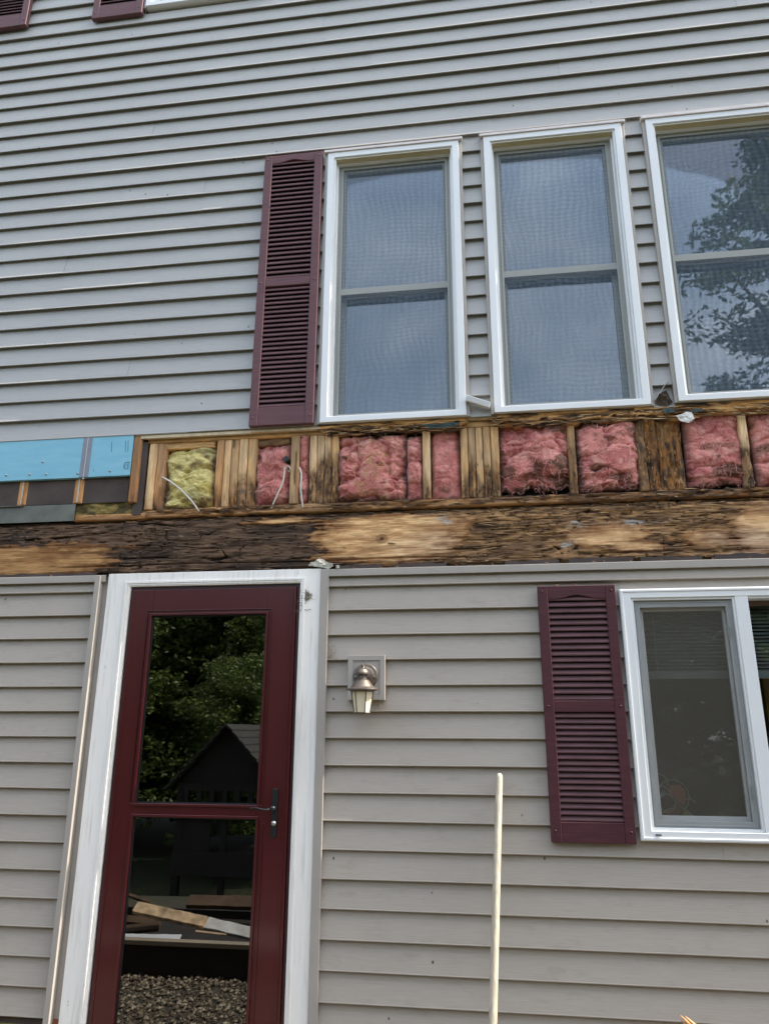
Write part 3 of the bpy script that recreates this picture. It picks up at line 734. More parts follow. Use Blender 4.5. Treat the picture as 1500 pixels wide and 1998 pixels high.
# rim beam
CL = []        # clean patches: centre x, z, radii (x, z), strength
def clean(px, py, rx, ry, s=1.0):
    a, b = P(px, py, YB); sx = abs(PX(px+rx, py, YB)-a); sz = abs(PZ(px, py+ry, YB)-b); CL.append((a, b, sx, sz, s))
for c_ in ((60, 1095, 150, 34, 1.1), (-120, 1095, 160, 40, 1), (160, 1085, 60, 26, .8), (760, 1043, 125, 50, 1.25), (840, 1030, 80, 30, .9), (560, 1012, 110, 10, .8), (300, 1010, 60, 5, .5),
           (720, 1085, 120, 14, .7), (1185, 1045, 90, 24, .85), (1240, 1065, 70, 14, .8), (1380, 1050, 80, 28, .62), (1490, 1030, 60, 50, 1.1), (1640, 1030, 150, 50, 1), (1120, 1085, 120, 8, .5), (1460, 1082, 90, 8, .8)): clean(*c_)
def rawclean(X, Z):
    n = (fbm(X*6, Z*24, 11, 5, .6)-.5)*.8+(fbm(X*9, Z*150, 13, 3)-.5)*.75+(fbm(X*30, Z*45, 14, 3)-.5)*.45
    c = np.zeros_like(X)
    for a, b, sx, sz, s in CL:
        d = ((X-a)/sx)**2+((Z-b)/sz)**2; c = np.maximum(c, s*np.exp(-d*.9))
    top = sstep(2.592, 2.632, Z+.030*(fbm(X*5, Z*8, 17, 3)-.5))*sstep(.30, .55, fbm(X*1.8, Z*2, 19, 3)+.10); c = c*(1-.85*top)
    return c+n*.62
def cleanf(X, Z): return sstep(.30, .43, rawclean(X, Z))
joints = [PX(235, 1060, YB), PX(274, 1060, YB), PX(468, 1050, YB), PX(1291, 1030, YB)]
def beam_cracks(X, Z):
    wz = Z+.014*(fbm(X*3, Z*4, 41, 3)-.5); wx = X+.05*(fbm(X*6, Z*22, 43, 3)-.5)
    big = sstep(.90, .98, ridge(wx*2.4+1.2*fbm(X*5, Z*14, 5, 3), wz*26, 15, 2))
    mid = sstep(.88, .97, ridge(wx*6+2*fbm(X*9, Z*20, 55, 3), wz*62, 115, 2))
    ver = sstep(.90, .97, ridge(wx*17, wz*11, 135, 2))*sstep(.5, .6, fbm(X*3, Z*9, 52, 2))
    return wx, wz, big, mid, ver
def beam_y(X, Z):
    c = cleanf(X, Z); r = 1-c; wx, wz, big, mid, ver = beam_cracks(X, Z)
    fl = fbm(wx*4.5, wz*44, 6, 5, .6); q = fl*8; lay = (np.floor(q)+sstep(.6, 1, q-np.floor(q)))/8
    y = YB+.0012*fbm(X*4, Z*90, 2, 3)*c + r*(.002+.022*(lay-.3)*sstep(.25, .7, fbm(X*4, Z*14, 19, 4))+.020*big+.009*mid+.008*ver+.004*fbm(wx*30, wz*160, 23, 3))
    lowc = np.exp(-((Z-(2.398+.012*(fbm(X*3.2, 0*Z, 61, 3)-.5)))/.0028)**2)*sstep(.35, .55, fbm(X*1.6, 0*Z, 71, 3)); y = y+.014*lowc
    for jx in joints: y = y+.010*np.exp(-((X-jx-.010*(fbm(Z*22, 0*Z+jx, 3, 3)-.5))/.0020)**2)*(vn(Z*40, 0*Z, 7) > .3)
    edge = np.minimum(Z-2.350, 2.640-Z); y = y+(.25+.75*r)*.018*sstep(.016, 0, edge-.014*fbm(X*12, Z*0+3, 81, 3))
    return y
kx, kz_ = P(745, 1051, YB)
def beam_c(X, Z, Y):
    c = cleanf(X, Z)
    rr = np.sqrt(((X-kx)/1.3)**2+(Z-kz_)**2); bend = .03*np.exp(-(rr/.05)**2)*np.sign(Z-kz_)
    f = fresh(X, Z+bend, 3, .15)*np.array((1.22, 1.20, 1.12)); 
    f = mixc(f, (.20, .09, .04), np.exp(-(rr/.016)**2)); f = mixc(f, (.09, .035, .015), np.exp(-(rr/.006)**2)); f = mixc(f, (.30, .16, .07), .7*np.exp(-((rr-.020)/.003)**2))
    f = mixc(f, (.40, .21, .075), .8*sstep(PX(420, 1050, YB), PX(150, 1050, YB), X))      # warmer plywood at the left
    raw = rawclean(X, Z); wx, wz, big, mid, ver = beam_cracks(X, Z)
    f = mixc(f, f.mean(-1, keepdims=True)*np.array((1.12, .98, .84)), (.08+.34*sstep(.4, .65, fbm(X*2.2, Z*9, 211, 4)))*sstep(PX(640, 1050, YB), PX(1000, 1050, YB), X))
    f = mixc(f, f*np.array((.55, .46, .40)), sstep(.48, .70, fbm(X*4, Z*30, 221, 5, .6))*.75)
    f = mixc(f*np.array((.42, .33, .27)), f, sstep(.36, .80, raw))                     # water stain round the sound wood
    f = mixc(f, f*np.array((.62, .50, .42)), sstep(.5, .62, fbm(X*9, Z*60, 141, 4))*.55)
    f = mixc(f, f*.45, sstep(.93, .98, ridge(X*1.6+.5*fbm(X*4, Z*20, 3, 2), Z*85, 191, 2))*.8); f = mixc(f, (.05, .03, .02), sstep(.955, .985, vn(X*55, Z*75, 193))*.0)
    orange = sstep(PX(600, 1050, YB), PX(880, 1050, YB), X)*sstep(.24, .50, fbm(X*2.6+1, Z*7, 151, 3)+.08)
    n = fbm(wx*12, wz*90, 161, 5, .62)
    ro = mixc((.085, .050, .032), (.185, .110, .065), sstep(.3, .7, n)); ro = mixc(ro, (.045, .031, .024), sstep(.45, .7, fbm(X*2.5, Z*9, 171, 4))*.8)
    oo = mixc((.24, .13, .06), (.56, .32, .14), sstep(.35, .7, n)); ro = mixc(ro, oo, orange*.85)
    ro = mixc(ro, (.42, .29, .17), sstep(.70, .84, fbm(wx*16, wz*130, 111, 4, .65))*.5)
    ro = mixc(ro, (.016, .012, .010), np.clip(big+.8*mid+.6*ver, 0, 1)*.85)
    col = ro*(1-c[..., None])+f*c[..., None]
    for px, py, rx, ry in ((1122, 1020, 20, 14), (1108, 1060, 26, 12), (866, 1016, 26, 14), (1250, 1018, 60, 8)):
        a, b = P(px, py, YB); sx = rx/430.; sz = ry/430.
        g = np.exp(-((X-a)/sx)**2-((Z-b)/sz)**2)+1.8*(fbm(X*38, Z*60, 91, 5, .65)-.5); col = mixc(col, (.46, .46, .44), sstep(.55, .95, g)*.65)
    blk = sstep(.58, .78, fbm(X*5, Z*18, 101, 5, .6)); col = mixc(col, (.020, .015, .012), blk*.65*(1-.75*c))
    return col
relief('rim_beam', -4.8, 3.6, 2.352, 2.640, .0036, beam_y, .12, beam_c, M['beamwood'], house)['label'] = 'rotten rim beam with blackened crumbling patches'
def splinters(name, x0, x1, z0, z1, n, seed, ylo, density, horiz=True, lmin=.02, lmax=.13, cols=((.035, .024, .017), (.12, .073, .045), (.26, .165, .095)), parent=house):
    r = random.Random(seed); V = []; F = []; tries = 0; made = 0
    pts = [(r.uniform(x0, x1), r.uniform(z0, z1)) for _ in range(n*4)]
    PXa = np.array([p[0] for p in pts]); PZa = np.array([p[1] for p in pts]); D = density(PXa, PZa); Yb = ylo(PXa, PZa)
    for (x, z), d, yb in zip(pts, D, Yb):
        if made >= n or r.random() > d: continue
        made += 1; L_ = r.uniform(lmin, lmax)*(.4+.6*r.random()); a = r.gauss(0, .06); a = a if horiz else a+math.pi/2
        dx, dz = math.cos(a), math.sin(a); w_ = r.uniform(.0009, .0027); lift = r.uniform(.002, .011)*(1 if horiz else .6); yb = yb-.001
        A = Vector((x-dx*L_/2, yb+.002, z-dz*L_/2)); B = Vector((x+dx*L_/2, yb-lift, z+dz*L_/2))
        if r.random() < .5: A.y, B.y = B.y, A.y
        sd = Vector((-dz, 0, dx)); mid_ = A.lerp(B, .4)+sd*r.uniform(-.002, .002); o = len(V)
        V += [A-sd*w_*.5, A+sd*w_*.5, mid_+sd*w_+Vector((0, -.002, 0)), mid_-sd*w_+Vector((0, -.002, 0)), B+sd*w_*.15, B-sd*w_*.15]
        V += [Vector((v.x, v.y+.004, v.z)) for v in V[o:o+6]]
        F += [(o, o+1, o+2, o+3), (o+3, o+2, o+4, o+5), (o+6, o+9, o+8, o+7), (o+9, o+11, o+10, o+8), (o+1, o+7, o+8, o+2), (o+2, o+8, o+10, o+4), (o+5, o+11, o+9, o+3), (o+3, o+9, o+6, o), (o, o+6, o+7, o+1), (o+4, o+10, o+11, o+5)]
    mb = MB(); mb.v = [tuple(v) for v in V]; mb.f = F
    m, nt, b = newmat(name+'_wood'); g = N(nt, 'ShaderNodeNewGeometry')
    nt.links.new(ramp(nt, g.outputs['Random Per Island'], [(0, cols[0]), (.6, cols[1]), (1, cols[2])]), b.inputs['Base Color']); b.inputs['Roughness'].default_value = .9
    o = mb.build(name, m, parent); o['kind'] = 'stuff'; return o
xo = PX(870, 1050, YB)
splinters('loose_splinters', -3.2, xo, 2.354, 2.636, 330, 11, beam_y, lambda X, Z: np.clip(.01+(1-cleanf(X, Z)), 0, 1))
splinters('loose_splinters', xo, 1.9, 2.354, 2.636, 420, 12, beam_y, lambda X, Z: np.clip(.01+(1-cleanf(X, Z)), 0, 1), cols=((.05, .03, .02), (.24, .14, .07), (.50, .32, .16)))
splinters('loose_splinters', -2.6, 1.9, 2.354, 2.368, 120, 13, beam_y, lambda X, Z: 1+0*X)
splinters('loose_splinters', -1.9, 1.9, 2.622, 2.642, 200, 14, beam_y, lambda X, Z: 1+0*X, cols=((.03, .02, .015), (.14, .08, .05), (.46, .30, .16)))
# dark fibreboard remnants under the beam
for (pa, pb, h) in ((655, 745, 10), (768, 870, 9), (985, 1090, 9), (1110, 1235, 10), (1250, 1370, 9), (1395, 1560, 11), (0, 190, 8), (-200, -10, 8)):
    xa, xb = PX(pa, 1100, .012), PX(pb, 1095, .012); n = 12; pts = [(xa, 2.346), (xb, 2.346)]
    for i in range(n+1):
        t = i/n; pts.append((xb+(xa-xb)*t, 2.346+h/430.*(.75+.5*rnd.random())))
    s = MB(); s.poly(pts, .012, .026); s.build('fibreboard_remnant', M['felt'], house)

# plates, studs
def board(name, x0, x1, z0, z1, y0, yb, seed, rot=lambda u, v, X, Z: 0*X, vertical=True, res=.004, tint=(1, 1, 1), parent=house, orange=.6):
    def fy(X, Z):
        r = rot(0, 0, X, Z); u, v = (Z, X) if vertical else (X, Z)
        ea = np.minimum(X-x0, x1-X); eb = np.minimum(Z-z0, z1-Z)
        rnde = .0055*(sstep(.006, 0, ea)+sstep(.005, 0, eb))
        return y0+rnde+.0012*fbm(u*5, v*150, seed, 3)+r*(.002+.014*sstep(.35, .8, fbm(u*16, v*60, seed+3, 4)))+r*.010*sstep(.8, .92, ridge(u*5, v*50, seed+9, 3))
    def fc(X, Z, Y):
        u, v = (Z, X) if vertical else (X, Z); r = np.clip(rot(0, 0, X, Z), 0, 1)
        c = fresh(u, v+seed*.37, seed)*np.array(tint)
        gs = sstep(.42, .72, fbm(u*6+seed, v*22, seed+4, 4)); c = mixc(c, (.26, .20, .14), gs*.35)
        kn = sstep(.86, .93, vn(u*9+seed*3.1, v*30, seed+6)); c = mixc(c, (.10, .05, .025), kn*.8)
        rc = rotcol(u, v, seed, orange)*1.25
        bm_ = sstep(.45, .62, fbm(u*22, v*60, seed+12, 4))
        c = c*(1-r[..., None])+(mixc(c*np.array((.50, .42, .36)), rc, .15+.75*bm_))*r[..., None]
        return c
    return relief(name, x0, x1, z0, z1, res, fy, yb, fc, M['studwood'] if vertical else M['beamwood'], parent)
def lowrot(h, s, seed):
    def f(u, v, X, Z):
        t = (Z-ZPL)/.38; n = fbm(X*25+seed, Z*9, seed+50, 4)-.5
        return s*sstep(h+.14, h-.18, t+n*.42)
    return f
# bottom plate across the bays
def plate_rot(u, v, X, Z): return sstep(.26, .48, fbm(X*3.1, Z*20, 201, 4))
xa = PX(275, 990, YB); 
board('bottom_plate', xa, 3.4, 2.645, ZPL, YB-.004, .12, 31, plate_rot, False, .004, (.62, .52, .42))
board('top_plate', xa, 3.4, 3.055, 3.088, YB+.002, .12, 33, lambda u, v, X, Z: .7*sstep(-.6, -.2, X)*sstep(.4, .6, fbm(X*5, Z*20, 7, 3)), False, .005, (1., .95, .8))
YM = 925
def studs(edges, ztop, kinds, y0=YB+.003):
    for i in range(len(edges)-1):
        a = PX(edges[i], YM, y0)+.0013; b = PX(edges[i+1], YM, y0)-.0013; h, s_, tint = kinds[i]
        sd_ = int(edges[i])
        board('stud', a, b, ZPL+.0005, ztop, y0+.002*((i*7) % 3), .12, sd_, lowrot(h, s_, sd_), True, .004, tint)
T1 = (1.15, 1.18, 1.18); TG = (.82, .82, .82); TD = (.55, .52, .5); TL = (1.2, 1.28, 1.38)
ZT = 3.0545
studs([286, 303, 320], ZT, [(.10, .7, T1), (.25, .9, (.85, .7, .6))])
studs([419, 434, 448, 464, 481, 498.5], ZT, [(.30, .9, (.9, .75, .6)), (.12, .5, T1), (.30, .9, (1, .95, .85)), (.45, 1., TL), (.40, .9, (1, .95, .85))])
studs([565, 582], ZT, [(.22, .5, TG)], YB-.004)
studs([602, 617, 631, 645, 659.5], ZT, [(.55, 1., TL), (.62, 1., TL), (.75, 1., TL), (.62, 1., (1.05, 1, .9))])
studs([824, 840], ZT, [(.22, .9, TL)], YB-.002)
studs([899, 914, 929, 944, 959, 976], ZT, [(.35, .9, (1, .98, .9)), (.5, 1., TG), (.3, .8, T1), (.42, 1., TG), (.40, .9, (1, .95, .85))])
studs([1111, 1127], ZT, [(.75, .9, TG)], YB-.001)
studs([1247, 1266, 1290, 1338], ZT, [(1.05, .9, TG), (.95, 1., (1, .8, .5)), (1.0, 1., (1., .8, .45))])
studs([1453, 1471], ZT, [(.65, 1., TL)], YB-.001)
studs([1600, 1640], ZT, [(.6, 1., T1)])
studs([1790, 1830], ZT, [(.6, 1., T1)])
board('blocking', PX(321, 860, YB), PX(418, 860, YB), PZ(370, 873, YB), ZT, YB+.012, .12, 611, lambda u, v, X, Z: .1+0*X, False, .004, (1.1, 1.05, .9))
board('blocking', PX(499, 860, YB), PX(564, 860, YB), PZ(530, 866, YB), ZT, YB+.02, .12, 617, lambda u, v, X, Z: .45+0*X, False, .004, (.55, .5, .45))
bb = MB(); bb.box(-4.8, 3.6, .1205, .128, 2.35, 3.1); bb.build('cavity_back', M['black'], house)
bb = MB(); bb.box(-4.8, 3.6, .012, .1204, 3.089, 3.0965); bb.build('sole_board', M['pale'], house)
for (pa, pb, n_) in ((602, 660, 60), (899, 976, 60), (1247, 1338, 120), (1111, 1127, 16), (1453, 1471, 18), (464, 498, 16)):
    xa_, xb_ = PX(pa, YM, YB), PX(pb, YM, YB); top_ = 3.05 if pa in (1247,) else 2.86
    splinters('stud_splinters', xa_+.004, xb_-.004, ZPL, top_, n_, pa, lambda X, Z: YB+.004+0*X, lambda X, Z: np.clip(1.1-(Z-ZPL)/(top_-ZPL)*(.3 if top_ > 3 else 1), 0, 1), False, .01, .045, cols=((.03, .022, .016), (.15, .09, .05), (.45, .28, .12)))
splinters('sill_splinters', PX(625, 830, 0), PX(905, 830, 0), 3.035, 3.085, 110, 41, lambda X, Z: .012+0*X, lambda X, Z: .9+0*X, cols=((.05, .035, .02), (.34, .20, .09), (.72, .50, .26)))
splinters('sill_splinters', PX(965, 820, 0), PX(1560, 800, 0), 3.035, 3.09, 200, 42, lambda X, Z: .008+0*X, lambda X, Z: .9+0*X, cols=((.05, .035, .02), (.34, .20, .09), (.72, .50, .26)))
splinters('plate_splinters', PX(290, 1000, 0), 1.9, 2.650, 2.688, 170, 43, lambda X, Z: YB-.004+0*X, lambda X, Z: .9+0*X, cols=((.03, .02, .015), (.17, .10, .055), (.5, .33, .17)))
# left, still covered part: blue foam, fibreboard below it, upright battens, flashing and gap
YFm = .004
fx1 = PX(257, 890, YFm); fz0 = PZ(128, 933, YFm)
tx0, tx1 = PX(160, 900, YFm), PX(175, 900, YFm)
f = MB(); f.box(-4.8, (tx0+tx1)/2-.0008, YFm, .028, fz0, 3.10); fo = f.build('foam_board', M['foam'], house, .001); fo['label'] = 'long blue foam board left of the taped seam'
f = MB(); f.box((tx0+tx1)/2+.0008, fx1, YFm, .026, fz0+.001, 3.10); fo2 = f.build('foam_board', M['foam'], house, .001); fo2['label'] = 'short blue foam board right of the taped seam'
f = MB(); f.box(tx0-.004, tx1+.004, YFm-.0016, YFm-.0002, fz0+.002, 3.0995); tp = f.build('seam_tape', M['tape'], fo)
f = MB(); f.box((tx0+tx1)/2-.0014, (tx0+tx1)/2+.0014, YFm-.0030, YFm-.0017, fz0+.002, 3.0990); f.build('seam_line', M['cable'], fo)
for (px, py) in ((13, 927), (59, 926), (91, 925), (84, 901), (152, 924)):
    a, b = P(px, py, YFm); q = MB(); q.tube([(a, YFm+.001, b), (a, YFm-.003, b), (a, YFm-.005, b)], [.006, .006, .003], 10); q.build('nail_head', M['steel'], fo, 0, True)
for (px, py) in ((215, 919), (163, 934)):
    a, b = P(px, py, YFm); q = MB(); q.tube([(a, YFm+.001, b), (a, YFm-.003, b), (a, YFm-.005, b)], [.006, .006, .003], 10); q.build('nail_head', M['steel'], fo2, 0, True)
q = MB()                                   # printed marks on the foam
for (pa, pb) in (((219, 862), (218, 882)), ((246, 860), (245, 882)), ((251, 859), (250, 882))):
    a = P(*pa, YFm); b = P(*pb, YFm); q.tube([(a[0], YFm-.0003, a[1]), (b[0], YFm-.0003, b[1])], .0011, 5)
c = P(248, 908, YFm); q.tube([(a, YFm-.0003, b) for a, b in arc(c[0], c[1], .017, 40, 330)], .0009, 5)
for pts in (((245, 902), (243, 916)), ((245, 902), (250, 902), (250, 907), (245, 908)), ((251, 901), (249, 916)), ((251, 903), (255, 902)), ((250, 908), (254, 907)), ((182, 915), (184, 920))):
    q.tube([(P(a, b, YFm)[0], YFm-.0003, P(a, b, YFm)[1]) for a, b in pts], .0009, 5)
q.build('printed_mark', M['ink'], fo2)
zf0 = PZ(128, 984, .03)
f = MB(); f.box(-4.8, PX(252, 950, .03), .0265, .036, zf0, fz0+.02); fb = f.build('fibreboard', M['felt'], house, .001)
for (pa, pb) in ((36, 53), (144, 162)):
    a, b = PX(pa, 960, .02), PX(pb, 960, .02)
    board('batten', a, b, zf0+.001, fz0-.0005, .020, .0262, pa+5, lambda u, v, X, Z: .25+0*X, True, .0025, (1.0, .8, .6))
    f = MB(); f.box((a+b)/2-.002, (a+b)/2+.004, .0165, .0196, zf0+.004, fz0-.002); f.build('caulk_line', M['paper'], house)
board('edge_stud', fx1+.001, PX(273, 900, .01), PZ(262, 980, .01), 3.088, .006, .10, 77, lowrot(.2, .5, 5), True, .003, (.50, .38, .30))
f = MB(); f.box(PX(273, 900, YB)-.01, PX(286, 900, YB), YB-.004, .05, 2.66, 3.06); f.build('felt_strip', M['felt'], house)
f = MB(); xe = PX(146, 1000, .02)
f.box(-4.8, xe, .020, .024, PZ(70, 1019, .02), zf0-.004); f.box(-4.8, PX(45, 988, .012), .010, .0198, zf0-.008, zf0-.004)
f.build('flashing', M['flash'], house, .001)
board('sill_piece', PX(143, 1015, .03), PX(285, 1010, .03), 2.6405, PZ(210, 1003, .028), .027, .11, 95, lambda u, v, X, Z: .35+0*X, False, .004, (.8, .65, .5))

# ragged, splintered wood under the windows
def ragged(name, pa, pb, ztop, hmin, hmax, y0, seed, colf, mat, parent=house, label=None, freq=14):
    xa, xb = PX(pa, 820, y0), PX(pb, 820, y0)
    def low(X): return ztop-hmin-(hmax-hmin)*fbm(X*freq, X*0+seed, seed, 4, .65)
    def warp(X, Z):
        t = (ztop-Z)/.1; return X+.006*(vn(X*40, Z*40, seed)-.5), ztop-t*(ztop-low(X))
    def fy(X, Z): return y0+.02*(fbm(X*9, Z*60, seed+3, 4)-.5)+.006*(ridge(X*20, Z*50, seed+8, 3)-.5)
    o = relief(name, xa, xb, ztop-.1, ztop, .004, fy, y0+.05, colf, mat, parent, warp)
    if label: o['label'] = label
    return o
def splc(s, dark):
    def f(X, Z, Y):
        c = fresh(X, Z, s)*np.array((1.05, .95, .75)); r = sstep(.42, .6, fbm(X*9, Z*25, s+2, 5)+dark)
        c = c*(1-r[..., None])+rotcol(X, Z, s, .7)*1.2*r[..., None]
        return c
    return f
ragged('splintered_sill', 618, 912, 3.096, .012, .050, .006, 301, splc(301, .03), M['beamwood'])
ragged('splintered_sill', 960, 1250, 3.100, .020, .055, .004, 302, splc(302, .02), M['beamwood'])
ragged('splintered_sill', 1240, 1560, 3.106, .020, .060, .002, 303, splc(303, .05), M['beamwood'])
ragged('splintered_sill', 640, 905, 3.090, .030, .062, .024, 304, splc(304, .15), M['beamwood'])
ragged('splintered_sill', 1000, 1330, 3.090, .030, .066, .022, 305, splc(305, .15), M['beamwood'])
f = MB()
f.box(PX(275, 850, .012), PX(490, 840, .012), .008, .026, 3.072, 3.0885); f.build('thin_lath', M['pale'], house, .001)
f = MB(); f.box(PX(490, 840, .006), PX(625, 832, .006), .004, .026, 3.074, 3.0885); f.build('thin_lath', M['pale'], house, .001)
def scrap(name, pts, y, mat, label, cat, seed=1, amp=.012, group=None, thick=.0016, parent=None):
    """crumpled sheet with an uneven outline"""
    P2 = [P(a, b, y) for a, b in pts]; cx = sum(p[0] for p in P2)/len(P2); cz = sum(p[1] for p in P2)/len(P2)
    V = [(cx, y, cz)]; rings = 6; n = len(P2)*4; F = []
    def edge(t):
        i = int(t) % len(P2); f_ = t-int(t); a, b = P2[i], P2[(i+1) % len(P2)]; return a[0]*(1-f_)+b[0]*f_, a[1]*(1-f_)+b[1]*f_
    for r_ in range(1, rings+1):
        for k in range(n):
            ex, ez = edge(k/4); s_ = r_/rings
            x, z = cx+(ex-cx)*s_, cz+(ez-cz)*s_
            if r_ == rings: j = .10*(float(vn(k*1.7, seed))-.5); x += (ex-cx)*j; z += (ez-cz)*j
            V.append((x, y-amp*(float(ridge(np.array(x*45), np.array(z*45), seed, 3))-.4), z))
    for k in range(n): F.append((0, 1+k, 1+(k+1) % n))
    for r_ in range(rings-1):
        for k in range(n): F.append((1+r_*n+k, 1+r_*n+(k+1) % n, 1+(r_+1)*n+(k+1) % n, 1+(r_+1)*n+k))
    m = MB(); m.add(V, F); o = m.build(name, mat); s_ = o.modifiers.new('t', 'SOLIDIFY'); s_.thickness = thick
    if parent: o.parent = parent
    else: tag(o, label, cat, group)
    return o
scrap('paper_scrap', [(601, 1104), (606, 1098), (614, 1096), (622, 1089), (631, 1092), (640, 1098), (649, 1099), (650, 1104), (641, 1110), (634, 1108), (618, 1106)], -.012, M['paper'], 'crumpled grey paper scrap on top of the door casing corner', 'paper', 3)
scrap('paper_scrap', [(655, 1103), (663, 1103), (662, 1109), (657, 1110)], -.012, M['paper'], 'tiny pale paper flake right of the crumpled scrap over the door', 'paper', 8)
scrap('paper_scrap', [(1318, 812), (1326, 822), (1341, 826), (1354, 818), (1348, 806), (1339, 804), (1330, 808)], -.012, simple('white_paper', (.7, .68, .62), .8, bst=.3), 'torn white paper scrap hanging under the right upper window', 'paper', 5)
for i, (pts, y) in enumerate(((((816, 829), (850, 827), (898, 823), (893, 831), (868, 835), (840, 836)), -.008), (((1290, 798), (1312, 794), (1316, 804), (1296, 808)), -.008), (((1345, 800), (1368, 797), (1372, 803), (1350, 806)), -.008))):
    scrap('green_membrane', pts, y, M['greentape'], '', '', 20+i, .008, parent=house)

# loose ends of siding trim between the windows
t = MB(); a = P(909, 777, -.02); b = P(955, 790, -.03)
t.obox(((a[0]+b[0])/2, -.022, (a[1]+b[1])/2-.003), ((b[0]-a[0])/2, 0, (b[1]-a[1])/2), (0, .022, .003), (0.003, -.004, .013))
tag(t.build('trim_offcut', M['white'], None, .002), 'short bent white trim piece poking out between the left and middle upper windows', 'trim piece')
t = MB(); a = P(1275, 782, -.02); b = P(1303, 742, -.02)
t.obox(((a[0]+b[0])/2, -.016, (a[1]+b[1])/2), ((b[0]-a[0])/2, 0, (b[1]-a[1])/2), (0, .014, .0), (.003, 0, .002))
tag(t.build('trim_offcut', M['trim'], None, .001), 'grey trim strip tilted in the gap beside the right upper window', 'trim piece')
scrap('debris_clump', [(1278, 782), (1285, 770), (1298, 762), (1305, 776), (1312, 786), (1300, 792), (1284, 790)], -.004, relief_mat('x') if False else simple('dark_debris', (.07, .05, .035), 1., var=.5, vscale=40, bst=.8), 'dark rotten debris lodged between the middle and right upper windows', 'debris', 9, .02)

